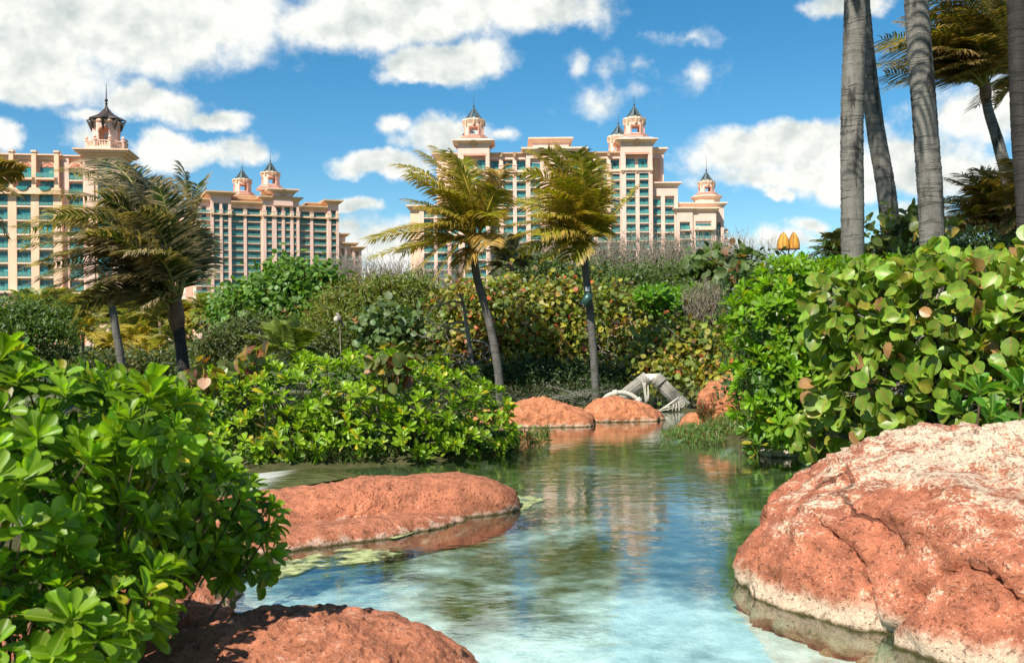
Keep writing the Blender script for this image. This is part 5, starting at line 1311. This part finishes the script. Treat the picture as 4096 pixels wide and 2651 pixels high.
def palm(label, trunk_px, d, widths, crown, fronds, seed, ll=.5, lw=.022, nl=46, cbase=(.09, .15, .02), ctip=(.33, .24, .11), droop=.35, wind=.35, rach=None, mat=None, straw=.25, rr=.022, group=None, depth=1.6, dead=(), fibre=True, name='coconut_palm', stiff=.6, lift=.28, fib=1.25, crad=None):
    rs = np.random.RandomState(seed); rach = rach or RACH
    pts = np.array([P(x, y, d) for x, y in trunk_px]); g = gz(pts[0][0], d)
    if pts[0][2] > g: pts[0][2] = g - .1
    base = np.array((pts[0][0], pts[0][1], g))
    root = empty(name, base, 0, label, 'palm', group)
    rad = [w_ * d / F / 2 for w_ in widths]
    trunk_mesh(rs, pts, rad, 'trunk', mat or BARKC, root, base)
    C = P(*crown, d)
    if fibre:
        tr = rad[-1]; mb = MB(); mb.tube(curve_pts([pts[-1] - base + (0, 0, -tr), C - base + (0, 0, tr * .6), C - base + (0, 0, tr * 4)], 8), [tr * 1.0, tr * fib, tr * fib * 1.08, tr * fib, tr * fib * .9, tr * .9, tr * .7, tr * .3], 9)
        mb.build('crown_fibre', FIBRE, root, True)
    for i, fr in enumerate(fronds):
        px, py = fr[0], fr[1]; dy = fr[2] if len(fr) > 2 else rs.uniform(-depth, depth); lf = fr[3] if len(fr) > 3 else lift
        dd = d + dy; p2 = P(px, py, dd); p0 = C + rs.normal(0, rad[-1] * .4, 3)
        L = np.linalg.norm(p2 - p0)
        hz = p2 - p0; p1 = p0 + hz * .42 + np.array((.10 * L, 0, L * lf)) + rs.normal(0, .04 * L, 3)
        ded = 0.0 if i not in dead else .85
        me, rp = frond_mesh(rs, p0, p1, p2, nl, ll * min(1, .55 + .45 * L / (ll * 5)), lw, cbase, ctip, droop, wind, base, straw, stiff, rs.uniform(-.3, .3), ded)
        o = put('frond', me, root)
        MB().tube(rp - base, np.linspace(rr, rr * .18, len(rp)), 5, False).build('rachis', rach if not ded else FIBRE, o, True)
    return root
# windblown palm at the left
palm('windblown coconut palm with dark fronds streaming left in front of the peach hotel', [(735, 1700), (740, 1560), (728, 1420), (712, 1300)], 18, [54, 50, 46, 46], (700, 1235),
     [(100, 915, .6), (105, 985, -.3), (160, 1110, -.6), (190, 1060, .2), (210, 880, .4), (240, 780, .8), (290, 690, 1.0), (370, 640, .8), (500, 660, .3), (560, 720, 1), (740, 690, .3, .10), (790, 740, .6, .05), (775, 930, .5, .15),
      (330, 1000, -.8), (420, 1130, -.9), (480, 1200, -.4), (560, 1230, -.8), (350, 940, -1.0), (500, 1010, -1.3), (640, 760, -.6, .1), (560, 850, -1.0), (420, 800, -.4), (110, 955, .2), (130, 1060, .5), (215, 1150, 0), (240, 1010, -1), (265, 1170, -.8), (330, 1220, -.4), (230, 860, -.6), (250, 940, -.9), (460, 700, -.8)], 201,
     ll=.98, lw=.0155, nl=84, cbase=(.036, .066, .010), ctip=(.50, .37, .23), droop=.42, wind=.42, rach=RACHG, mat=BARKD, straw=.34, rr=.03, lift=.42, stiff=.5, fib=1.35)
# two centre palms
Y1 = dict(cbase=(.26, .26, .014), ctip=(.46, .29, .08), rach=RACH, mat=BARKC, nl=70, ll=1.12, lw=.0195, droop=.55, wind=.34, rr=.04, straw=.16)
palm('leaning coconut palm with yellow stalked fronds in front of the wide hotel left tower', [(2005, 1680), (1995, 1500), (1960, 1300), (1910, 1120), (1895, 1020)], 28, [42, 35, 33, 32, 31], (1893, 985),
     [(1475, 962, .3), (1485, 1030, -.4, .22), (1500, 945, .8), (1595, 660, .4), (1640, 700, -.6), (1690, 612, .6), (1760, 600, 1.0), (1800, 610, -.4), (1850, 640, .5), (2005, 680, .3, .10), (1985, 760, -.5, .35), (1960, 860, -1, .55), (1640, 800, 1.0), (1610, 1010, .9, .3), (1690, 1060, -.7, .5), (1830, 1180, -.5, .5), (1740, 1120, -.9, .5), (1700, 830, -1.0), (1660, 910, -1.2, .3), (1780, 760, -1.0), (1850, 740, -.8, .1), (1960, 980, -.8, .6)], 202, dead=(9, 15, 21), **Y1)
palm('upright coconut palm with a green lamp on its trunk and one long frond reaching right', [(2385, 1680), (2380, 1500), (2360, 1250), (2342, 1080), (2336, 1010)], 28, [36, 32, 31, 30, 30], (2335, 975),
     [(2015, 905, .4), (2040, 950, -.5, .25), (2065, 800, .6), (2100, 690, -.4), (2130, 610, .7), (2190, 600, -.5), (2250, 595, .5), (2310, 610, -.7), (2370, 650, .6, .1), (2545, 752, .2, .05), (2400, 760, -.9, .25), (2405, 860, -1, .4), (2130, 860, -1.1), (2090, 1010, .8, .35), (2200, 1030, -.8, .5), (2290, 1040, -.7, .5), (2180, 760, -1.1), (2260, 720, -1.2, .15), (2330, 700, -1.0, .12), (2160, 940, -1.2, .35), (2400, 930, -.8, .5)], 203, **Y1)
# tall trunks on the right, crowns above the picture
TT = dict(cbase=(.08, .13, .02), ctip=(.33, .24, .11), nl=40, ll=.7, lw=.022, rach=RACHG, rr=.035, mat=BARKP)
def high_crown(cx_, cy_, n, rs): return [(cx_ + 1000 * math.cos(a) - 250, cy_ - 330 * math.sin(a * 1.0) * rs.uniform(.3, 1) - 60, 1.8 * math.sin(a * 2.1)) for a in np.linspace(0, 2 * math.pi, n, endpoint=False)]
rs_ = np.random.RandomState(3)
palm('thick ringed palm trunk rising behind the shrub beside the golden lamp', [(3410, 1300), (3410, 900), (3408, 500), (3420, 100), (3430, -500), (3440, -1300)], 14.2, [92, 90, 90, 90, 84, 74], (3440, -1340), high_crown(3440, -1500, 16, rs_), 204, **TT)
palm('slanting slimmer ringed palm trunk behind the first thick trunk', [(3590, 1300), (3560, 900), (3500, 500), (3460, 150), (3430, -300), (3400, -1000)], 17.5, [84, 76, 70, 62, 56, 50], (3398, -1030), high_crown(3398, -1150, 16, rs_), 205, **TT)
palm('thick mottled palm trunk with black streaks in front of the brown crown', [(3738, 1300), (3728, 950), (3705, 550), (3668, 50), (3640, -500), (3600, -1300)], 12.6, [104, 98, 96, 92, 86, 76], (3600, -1340), high_crown(3600, -1500, 16, rs_), 206, **TT)
palm('nearly black palm trunk at the edge of the view', [(4140, 1400), (4110, 900), (4085, 500), (4070, 0), (4060, -500), (4060, -1300)], 11.0, [86, 80, 78, 76, 72, 66], (4060, -1340), high_crown(4060, -1500, 14, rs_), 207, **{**TT, 'mat': BARKD})
BR = dict(cbase=(.12, .13, .018), ctip=(.46, .28, .12), nl=76, ll=.95, lw=.0145, droop=.42, wind=.45, straw=.36, rach=RACHG, rr=.026, mat=BARKP)
palm('slim palm with a wind torn brown and green crown behind the black streaked trunk', [(4110, 1200), (4050, 850), (4000, 600), (3955, 450), (3945, 395)], 22, [56, 52, 46, 38, 34], (3940, 355),
     [(3500, 195, .3), (3505, 260, .8), (3545, 300, -.3, .12), (3530, 160, -.8), (3600, 90, .8), (3660, 60, -.6), (3720, 0, .6), (3790, -60, -.4), (3860, -80, .6), (3940, -90, -.6), (3640, 190, -1.0), (3700, 250, -1.1, .3), (3740, 120, -1.2), (3820, 60, -1.0), (3650, 300, .9, .3), (3780, 330, -.6, .5), (4000, 120, -.6, .1), (4040, 330, .5, .4), (3880, 40, -1.2), (3720, 60, 1.2), (3620, 240, -.5), (3800, 200, -1.4), (3560, 210, -1.0), (3580, 270, .2), (3680, 200, .3), (3760, 30, 0), (3700, 310, -1.2, .35), (3840, 260, -1.3, .3), (3880, 150, -1.4), (3960, 60, -1.3), (4040, 20, -.5), (4060, 200, -.8, .3), (3740, 280, .5, .3)], 208, **BR)
palm('second brown fronded palm crown half hidden by the dark trunk', [(4200, 1200), (4180, 800), (4150, 500), (4130, 380)], 24, [50, 46, 42, 38], (4110, 330),
     [(3560, 340, -.9, .12), (3900, 430, -.5, .4), (3850, 60, .6), (3930, 0, .4), (4000, -60, -.5), (4080, -80, .5), (4180, -40, .3), (3900, 180, -.8), (3960, 260, -.8), (4000, 130, -1), (4250, 120, 0), (4300, 300, .4), (3980, 420, .4, .5), (3870, 130, 1), (4040, 60, -1), (3830, 230, -1.2), (3880, 330, -1, .3), (3950, 180, -1.3), (4020, 230, -1.2), (4090, 160, -1), (3920, 80, -.3)], 209, **BR)
palm('low windblown palm crown between the slim palm and the mottled trunk', [(4030, 1250), (4020, 1100), (4010, 1010)], 23, [40, 36, 34], (4005, 960),
     [(3780, 870, .3), (3760, 800, -.3), (3800, 720, .5), (3850, 700, -.4), (3920, 680, .4), (3990, 690, -.4), (4060, 720, .5, .1), (3800, 930, -.6, .4), (3850, 970, -.5, .5), (3880, 840, -.9), (3940, 790, -.9), (4110, 800, .3, .3), (4120, 900, -.4, .4), (3830, 790, .9), (4040, 650, 0, .1), (3790, 960, .3, .4), (3820, 880, -.9), (3870, 920, -1, .3), (3900, 740, -.8), (3960, 860, -1.2), (4020, 800, -1.1), (4080, 850, -.9, .3), (3760, 900, -.2)], 210, **BR)
palm('palm crown with drooping yellow fronds at the right side behind the dark trunk', [(4240, 1250), (4220, 1000), (4200, 900)], 21, [40, 38, 36], (4190, 850),
     [(4000, 760, 0), (4010, 830, -.5), (3980, 690, .5), (4060, 640, -.4), (4120, 620, .4), (4200, 600, 0), (4030, 930, -.4, .5), (4060, 980, .4, .5), (4300, 700, 0), (4330, 850, .3), (4080, 740, -.8)], 211, **{**BR, 'cbase': (.14, .15, .02)})
# palm out of view at the left, only frond tips show
palm('yellow brown frond tips of a palm growing outside the view beside the peach hotel', [(-260, 1700), (-240, 1300), (-200, 1000), (-170, 860)], 15, [80, 70, 60, 56], (-165, 800),
     [(50, 650, .2), (62, 780, -.3, .4), (85, 690, .4, .3), (-60, 600, .5), (-200, 560, 0), (-400, 650, .3), (-450, 800, -.4), (-420, 950, .2, .4), (-100, 980, -.5, .5), (30, 950, .3, .5), (-250, 1000, -.4, .5), (-330, 590, .5)], 212, ll=.5, lw=.017, nl=44, cbase=(.20, .16, .02), ctip=(.42, .27, .08), wind=.1, rach=RACH, rr=.02)
# slanting slim palm behind the windblown one
palm('slim slanting palm trunk with a small crown behind the windblown palm', [(500, 1560), (485, 1450), (465, 1330), (447, 1220), (432, 1160)], 30, [34, 32, 30, 28, 26], (430, 1140),
     [(290, 1300, .4, .5), (310, 1260, -.3, .5), (360, 1200, -.5, .4), (480, 1200, .3, .5), (400, 1090, 0)], 213, ll=.55, lw=.02, nl=54, cbase=(.09, .13, .02), mat=BARKC, rach=RACHG)
# crown behind the leaning palm
palm('dull grey green palm crown low behind the leaning palm', [(2050, 1350), (2045, 1200), (2040, 1120)], 38, [30, 28, 28], (2040, 1080),
     [(1930, 1000, .3), (1960, 950, -.4), (2010, 940, .4), (2060, 940, -.4), (2110, 980, .4), (1920, 1060, -.5, .4), (1950, 1110, .4, .5), (2100, 1060, .3, .5), (1990, 990, -.8), (2130, 1030, 0, .3), (1880, 1090, 0, .3)], 214, ll=.7, lw=.03, nl=44, cbase=(.055, .075, .025), ctip=(.24, .19, .12), wind=.5, rach=RACHG)
palm('young palm with upright fresh green fronds behind the wide shrub', [(1135, 1560), (1138, 1480), (1140, 1440)], 15, [40, 36, 30], (1140, 1430),
     [(1000, 1350, .3, .35), (1030, 1310, -.3, .3), (1080, 1290, .3), (1190, 1270, .2, .15), (1250, 1330, -.2, .35), (1265, 1400, .2, .45), (980, 1420, -.3, .5), (1130, 1300, -.4, .1), (1120, 1280, .4, .1), (1280, 1440, 0, .5), (960, 1470, 0, .5), (1160, 1310, -.4)], 215, ll=.34, lw=.012, nl=52, cbase=(.17, .24, .03), ctip=(.30, .33, .09), wind=.02, droop=.15, rach=RACHG, rr=.016, straw=.1, fibre=False)
# low fan of fronds beside the tall trunk
palm('low grey green fan of palm fronds beside the first thick trunk', [(3380, 1250), (3375, 1120), (3370, 1060)], 18, [40, 36, 34], (3370, 1040),
     [(3240, 990, .2, .3), (3260, 960, -.2, .3), (3290, 940, .3, .3), (3330, 930, -.2), (3370, 920, 0), (3230, 1030, .2, .4), (3250, 1060, -.2, .4), (3280, 1010, -.4), (3310, 980, -.4), (3430, 940, 0), (3480, 980, .2, .3), (3450, 1020, -.2, .4)], 216, ll=.42, lw=.012, nl=40, cbase=(.12, .14, .04), ctip=(.22, .18, .10), wind=.4, rach=RACHG, rr=.012, fibre=False)
# distant palms below the hotels: one model of each kind, copied and turned
rs_ = np.random.RandomState(77)
def copy_tree(o, parent=None):
    c_ = o.copy(); COL.objects.link(c_); c_.parent = parent
    for ch in o.children: copy_tree(ch, c_)
    return c_
def star(cx_, cy_, r, n, flat=.75): return [(cx_ + r * math.cos(a) * rs_.uniform(.8, 1.1) - r * .15, cy_ - r * flat * math.sin(a) * rs_.uniform(.8, 1.1) - r * .05, rs_.uniform(-1.6, 1.6), .45 if math.sin(a) < .2 else .2) for a in np.linspace(-.9, math.pi + .9, n)]
protos = [palm('', [(300, 1500), (300, 1300)], 70, [14, 12], (300, 1290), star(300, 1285, 95, 20), 301, ll=.9, lw=.05, nl=26, cbase=(.15, .20, .03), ctip=(.50, .38, .14), rach=RACHG, mat=BARKP, straw=.3, rr=.04, group='distant palms'),
          palm('', [(700, 1500), (700, 1290)], 70, [12, 11], (700, 1280), star(700, 1275, 80, 18), 302, ll=.8, lw=.05, nl=26, cbase=(.28, .25, .02), ctip=(.55, .40, .08), rach=RACH, mat=BARKP, straw=.25, rr=.04, group='distant palms'),
          palm('', [(820, 1400), (822, 1260)], 70, [15, 14], (822, 1250), star(822, 1240, 70, 26, .9), 303, ll=.7, lw=.06, nl=18, cbase=(.17, .24, .04), ctip=(.40, .33, .13), rach=RACHG, mat=FIBRE, straw=.2, rr=.03, wind=.1, group='distant palms')]
px0 = [300, 700, 822]; tops = [1290, 1280, 1250]
KL = ['green coconut palm with windswept straw tipped crown among the distant palms', 'yellow crowned coconut palm among the distant palms', 'shaggy fan palm with dry skirt among the distant palms']
LB = {}
spots = [(300, 1290, 70, 0), (380, 1240, 85, 0), (230, 1250, 90, 0), (520, 1330, 62, 0), (590, 1300, 66, 0), (640, 1290, 60, 0), (700, 1280, 70, 1), (540, 1380, 58, 1), (600, 1420, 55, 1), (330, 1340, 60, 1), (440, 1260, 95, 0), (820, 1250, 70, 2), (640, 1230, 95, 2), (560, 1240, 90, 2),
         (760, 1300, 75, 2), (870, 1270, 80, 0), (920, 1300, 64, 0), (480, 1290, 75, 0), (700, 1370, 52, 0), (250, 1330, 62, 0), (180, 1290, 66, 0), (590, 1360, 70, 0), (450, 1390, 52, 1), (120, 1240, 100, 2)]
for i, (px, py, d, k) in enumerate(spots):
    src = protos[k]; first = k not in LB
    o = src if first else copy_tree(src)
    LB[k] = 1
    sc = 1.0 * rs_.uniform(.85, 1.1)
    topz = P(px, py, d)[2]
    o.location = (P(px, py, d)[0], d, 0); proto_h = P(px0[k], tops[k], 70)[2] - gz(P(px0[k], tops[k], 70)[0], 70)
    k_ = sc * d / 62; o.location[2] = topz - proto_h * k_; o.scale = (k_, k_, k_)
    o.rotation_euler = (0, 0, rs_.uniform(-.5, .5)); o['label'] = KL[k]; o['category'] = 'palm'; o['group'] = 'distant palms'

# ---------------------------------------------------------------- golden bud lamps
AMB, t = new_mat('amber lamp glass'); c = wpos(t)
nz = t.noise(c, 6, 3)
col = t.mix(nz, (0.80, 0.36, 0.04), (0.90, 0.55, 0.12))
b = t.n('ShaderNodeBsdfPrincipled', {'Base Color': col, 'Roughness': .35}); tl = t.n('ShaderNodeBsdfTranslucent', {'Color': col})
t.n('ShaderNodeOutputMaterial', {0: t.n('ShaderNodeMixShader', {0: .4, 1: b.outputs[0], 2: tl.outputs[0]}).outputs[0]})
COPP = simple('copper lamp frame', (0.30, 0.13, 0.06), .4, .6)
BRNZ = stucco('carved lamp post', (0.42, 0.26, 0.14))
def bud_lamp(label, px, d, ytop, ybase, ex=1.0):
    s_ = d / F; c0 = P(px, ybase, d); z0 = c0[2]; h = (ybase - ytop) * s_; r = 39 * s_ * ex
    base = np.array((c0[0], c0[1], gz(c0[0], c0[1]))); root = empty('bud_lamp', base, 0, label, 'lamp', 'golden bud lamps')
    zl = z0 - base[2]
    pm = MB(); hh = zl - 24 * s_
    pm.lathe([(r * .5, 0), (r * .45, hh * .6), (r * .34, hh * .92), (r * .42, hh)], 10); pm.build('post', BRNZ, root, True)
    tw = MB()
    for q in range(5):
        pts = [(r * .46 * math.cos(q * 1.257 + k * .35), r * .46 * math.sin(q * 1.257 + k * .35), hh * (.5 + .5 * k / 12)) for k in range(13)]
        MB().tube(pts, r * .06, 5).build('spiral_rib', COPP, root)
    for q in range(6):
        a = q * math.pi / 3 + .3
        MB().tube([(r * .3 * math.cos(a), r * .3 * math.sin(a), hh), (r * 1.0 * math.cos(a), r * 1.0 * math.sin(a), zl)], r * .05, 5).build('arm', COPP, root)
    for q, (ox, oy) in enumerate(((-.52, -.1), (.52, -.1), (-.40, .75))):
        bx, by, br = ox * r, oy * r, r * .56
        prof = [(1.0, 0), (1.04, .18), (.98, .38), (.82, .6), (.56, .8), (.28, .94), (.06, 1.0)]
        bud = empty('bud', (bx, by, zl)); bud.parent = root
        n = 5
        for k in range(n):
            a0, a1 = 2 * math.pi * k / n + .5, 2 * math.pi * (k + 1) / n + .5; pe = MB(); vs = []
            for (f_, zz) in prof:
                for j in range(4):
                    a = a0 + (a1 - a0) * (j / 3 * .9 + .05); vs.append((br * f_ * math.cos(a), br * f_ * math.sin(a), h * zz))
            nv = len(vs); vs += [(x * .94, y * .94, z_) for x, y, z_ in vs]
            fs = [(i * 4 + j, i * 4 + j + 1, (i + 1) * 4 + j + 1, (i + 1) * 4 + j) for i in range(6) for j in range(3)]
            fs += [tuple(nv + v for v in f_[::-1]) for f_ in fs]
            pe.add(vs, fs).build('petal', AMB, bud, True)
            MB().tube([(br * f_ * 1.02 * math.cos(a0), br * f_ * 1.02 * math.sin(a0), h * zz) for f_, zz in prof], br * .055, 5).build('rib', COPP, bud)
        MB().lathe([(br * 1.06, -h * .05), (br * 1.08, 0), (br * 1.0, h * .02)], 20).build('rim', COPP, bud)
        MB().tube([(0, 0, h * .96), (0, 0, h * 1.12)], br * .02, 4).build('finial', COPP, bud)
    return root
bud_lamp('cluster of three golden bud shaped lamps on a spiral post above the bright shrub', 3155, 17, 930, 995)
bud_lamp('second golden bud lamp mostly hidden behind the thick ringed trunk', 3378, 24, 940, 992, .8)

# ---------------------------------------------------------------- cane arch, ropes, net
d = 21.0; C0 = P(2600, 1660, d); C0[2] = gz(C0[0], C0[1])
root = empty('cane_arch', C0, 0, 'arch of weathered cane bundles lashed with pale rope behind the domed orange rock', 'arch')
rs = np.random.RandomState(9)
def cane_bundle(a, b_, w_px, n, dd):
    pa, pb = P(*a, d), P(*b_, d); ax = unit(pb - pa); sd = unit(np.cross(ax, (0, 1, 0))); dp = np.cross(sd, ax); wd = w_px * d / F / 2
    for k in range(n):
        an = 2 * math.pi * k / n; rr_ = wd * rs.uniform(.85, 1.0); o_ = sd * rr_ * math.cos(an) + dp * rr_ * .8 * math.sin(an)
        e0, e1 = rs.uniform(-.03, .05), rs.uniform(-.03, .05)
        MB().tube([pa + o_ - ax * e0 - C0, (pa + pb) / 2 + o_ * 1.02 - C0, pb + o_ + ax * e1 - C0], rs.uniform(.016, .022), 6).build('cane', BAMB, root, True)
    MB().tube([pa - C0, pb - C0], wd * .8, 10).build('core_log', BAMB, root, True)
    return pa, pb, sd, dp, wd
def lash(cen, ax, sd, dp, wd, n, pitch, tilt):
    lp = []
    for k in range(n):
        cc = cen + ax * pitch * (k - n / 2); r_ = wd * 1.13 + rs.uniform(0, .012)
        pts = [cc + sd * r_ * math.cos(a) + dp * r_ * math.sin(a) + ax * tilt * math.sin(a + .5) * rs.uniform(.8, 1.2) for a in np.linspace(0, 2 * math.pi, 15)]
        MB().tube([q - C0 for q in pts], .007, 5, False).build('lashing', ROPE, root, True)
b1 = cane_bundle((2585, 1515), (2462, 1610), 46, 22, 0); b2 = cane_bundle((2622, 1510), (2735, 1625), 48, 22, 0)
b3 = cane_bundle((2728, 1612), (2738, 1690), 52, 18, 0)
MB().tube([P(2575, 1512, d) - C0, P(2640, 1510, d) - C0], .085, 10).build('cross_log', WHITEP, root, True)
for (bb, f_, n_, tl_) in ((b1, .1, 9, .03), (b2, .1, 9, .03), (b2, .92, 10, .05), (b1, .85, 8, .03), (b3, .5, 3, .02)):
    ax = unit(bb[1] - bb[0]); lash(bb[0] + (bb[1] - bb[0]) * f_, ax, bb[2], bb[3], bb[4], n_, .022, tl_)
for k in range(4):
    MB().tube([q - C0 for q in curve_pts([P(2570 + 4 * k, 1530, d - .2), P(2578 + 2 * k, 1575, d - .22), P(2582 + 3 * k, 1612 - 3 * k, d - .22), P(2590 + 2 * k, 1580, d - .22), P(2592, 1540, d - .2)], 14)], .007, 5).build('hanging_rope', ROPE, root, True)
dR = 19.2; R0 = G(2500, 1660); R0 = np.array((P(2500, 1660, dR)[0], dR, 0))
root = empty('mooring_rope', R0, 0, 'thick white rope looped in an arch behind the domed orange rock', 'rope')
rp = curve_pts([P(2340, 1690, dR), P(2390, 1640, dR), P(2420, 1592, dR), P(2450, 1575, dR), P(2490, 1570, dR), P(2530, 1583, dR), P(2562, 1610, dR), P(2595, 1660, dR), P(2605, 1700, dR)], 40)
MB().tube(rp - R0, .042, 12).build('rope', ROPE, root, True)
sp = MB()
for k in range(3):
    pts = []
    for j in range(200):
        x = j / 199 * 39; i = min(int(x), 38); q = rp[i] + (rp[i + 1] - rp[i]) * (x - i); tg = unit(rp[i + 1] - rp[i]); u_ = unit(np.cross(tg, (0, 1, 0))); v_ = np.cross(tg, u_)
        an = j * .55 + k * 2.09; pts.append(q + (u_ * math.cos(an) + v_ * math.sin(an)) * .030 - R0)
    MB().tube(pts, .019, 5).build('strand', ROPE, root, True)
for f_ in (.42, .72):
    i = int(f_ * 39); tg = unit(rp[i + 1] - rp[i]); u_ = unit(np.cross(tg, (0, 1, 0))); v_ = np.cross(tg, u_)
    MB().tube([rp[i] - tg * .05 - R0, rp[i] - tg * .03 - R0, rp[i] + tg * .03 - R0, rp[i] + tg * .05 - R0], [.05, .068, .068, .05], 12).build('binding', ROPE, root, True)
dN = 19.6; N0 = np.array((P(2650, 1660, dN)[0], dN, 0))
root = empty('rope_net', N0, 0, 'white rope net hanging below a sloping hand rope beside the cane arch', 'net')
tp = curve_pts([P(2600, 1660, dN), P(2640, 1642, dN), P(2690, 1608, dN), P(2715, 1590, dN + .3)], 24)
MB().tube(tp - N0, .022, 8).build('hand_rope', ROPE, root, True)
bt = [np.array((q[0] - .03, dN - .05, .02)) for q in tp]
for k in range(1, 23, 3):
    MB().tube([tp[k] - N0, (tp[k] + bt[k]) / 2 + (.01, 0, 0) - N0, bt[k] - N0], .009, 5).build('net_cord', ROPE, root, True)
for f_ in (.35, .68):
    MB().tube([q * (1 - f_) + b_ * f_ + rs.normal(0, .012, 3) - N0 for q, b_ in list(zip(tp, bt))[1:23:3]], .009, 5).build('net_cord', ROPE, root, True)

# ---------------------------------------------------------------- green flood lamp on the palm trunk
L0 = P(2350, 1190, 27.75)
root = empty('flood_lamp', L0, 0, 'dark green flood lamp strapped to the upright centre palm trunk', 'lamp')
GRN = simple('dark green lamp metal', (0.035, 0.085, 0.07), .35, .3)
q = lambda x, y, dz=0: P(x, y, 27.7 + dz) - L0
MB().tube([q(2360, 1172), q(2352, 1190), q(2340, 1220)], [.09, .13, .16], 10).build('housing', GRN, root, True)
MB().tube([q(2340, 1221), q(2338.5, 1224.5)], [.165, .16], 12).build('lens', DARK, root, True)
MB().box(-.06, .06, -.12, .12, .17, .29).build('bracket', simple('grey steel bracket', (.45, .47, .46), .4, .4), root)

# ---------------------------------------------------------------- bird on its perch
BD = 13.3; bp = lambda x, y, dz=0: P(1300 + x * 120 / 1848, 1220 + y * 100 / 1540, BD + dz)
B0 = bp(830, 1050); root = empty('mockingbird', B0, 0, 'small grey bird with dark wings perched on a bare twig above the wide shrub', 'bird')
bm_ = bmesh.new()
sk = [(bp(690, 600), .030), (bp(760, 600), .042), (bp(790, 680), .046), (bp(810, 800), .062), (bp(850, 900), .058), (bp(930, 980), .036), (bp(1010, 1060), .018)]
pts = np.array([s_[0] for s_ in sk]) - B0; rad = [s_[1] * .72 for s_ in sk]
cp = curve_pts(pts, 18); rr_ = np.interp(np.linspace(0, 1, 18), np.linspace(0, 1, len(rad)), rad); rr_[0] *= .6; rr_[-1] *= .5
GREY = simple('grey brown bird plumage', (.25, .21, .17), .9); BELL = simple('cream bird belly', (.48, .44, .34), .9); WNG = simple('dark bird wing', (.12, .095, .08), .8)
body = MB().tube(cp, rr_, 14).build('body', GREY, root, True)
MB().tube(curve_pts([bp(700, 700, -.02) - B0, bp(700, 830, -.022) - B0, bp(770, 950, -.02) - B0, bp(900, 1010, -.01) - B0], 10), [.012, .026, .034, .038, .040, .038, .034, .028, .02, .008], 10).build('belly', BELL, root, True)
MB().tube(curve_pts([bp(760, 760, -.045) - B0, bp(880, 860, -.05) - B0, bp(1000, 960, -.03) - B0, bp(1060, 1060, -.01) - B0], 9), [.008, .016, .02, .021, .02, .018, .014, .009, .004], 8).build('wing', WNG, root, True)
MB().tube([bp(980, 1010) - B0, bp(1100, 1180) - B0, bp(1190, 1360) - B0], [.016, .015, .017], 6).build('tail', WNG, root, True)
MB().tube([bp(650, 610, -.005) - B0, bp(590, 600, -.005) - B0], [.009, .001], 6).build('beak', WNG, root, True)
MB().lathe([(.001, -.006), (.006, -.003), (.006, .003), (.001, .006)], 8).build('eye', DARK, root, True, bp(690, 590, -.034) - B0)
for dx in (-20, 20): MB().tube([bp(840 + dx, 980) - B0, bp(835 + dx, 1060) - B0], .004, 5).build('leg', WNG, root)
T0 = np.array((bp(950, 1540)[0], BD, .2)); root = empty('perch_twig', T0, 0, 'bare pale twig sticking up through the wide shrub under the bird', 'twig')
MB().tube([np.array((0.05, 0, 0)), bp(950, 2400) - T0, bp(930, 1540) - T0, bp(870, 1250) - T0, bp(800, 1080) - T0], [.009, .007, .006, .005, .004], 6).build('stem', TWIG, root, True)
MB().tube([bp(800, 1080) - T0, bp(600, 1060) - T0, bp(500, 990) - T0], [.005, .004, .002], 5).build('side_twig', TWIG, root, True)
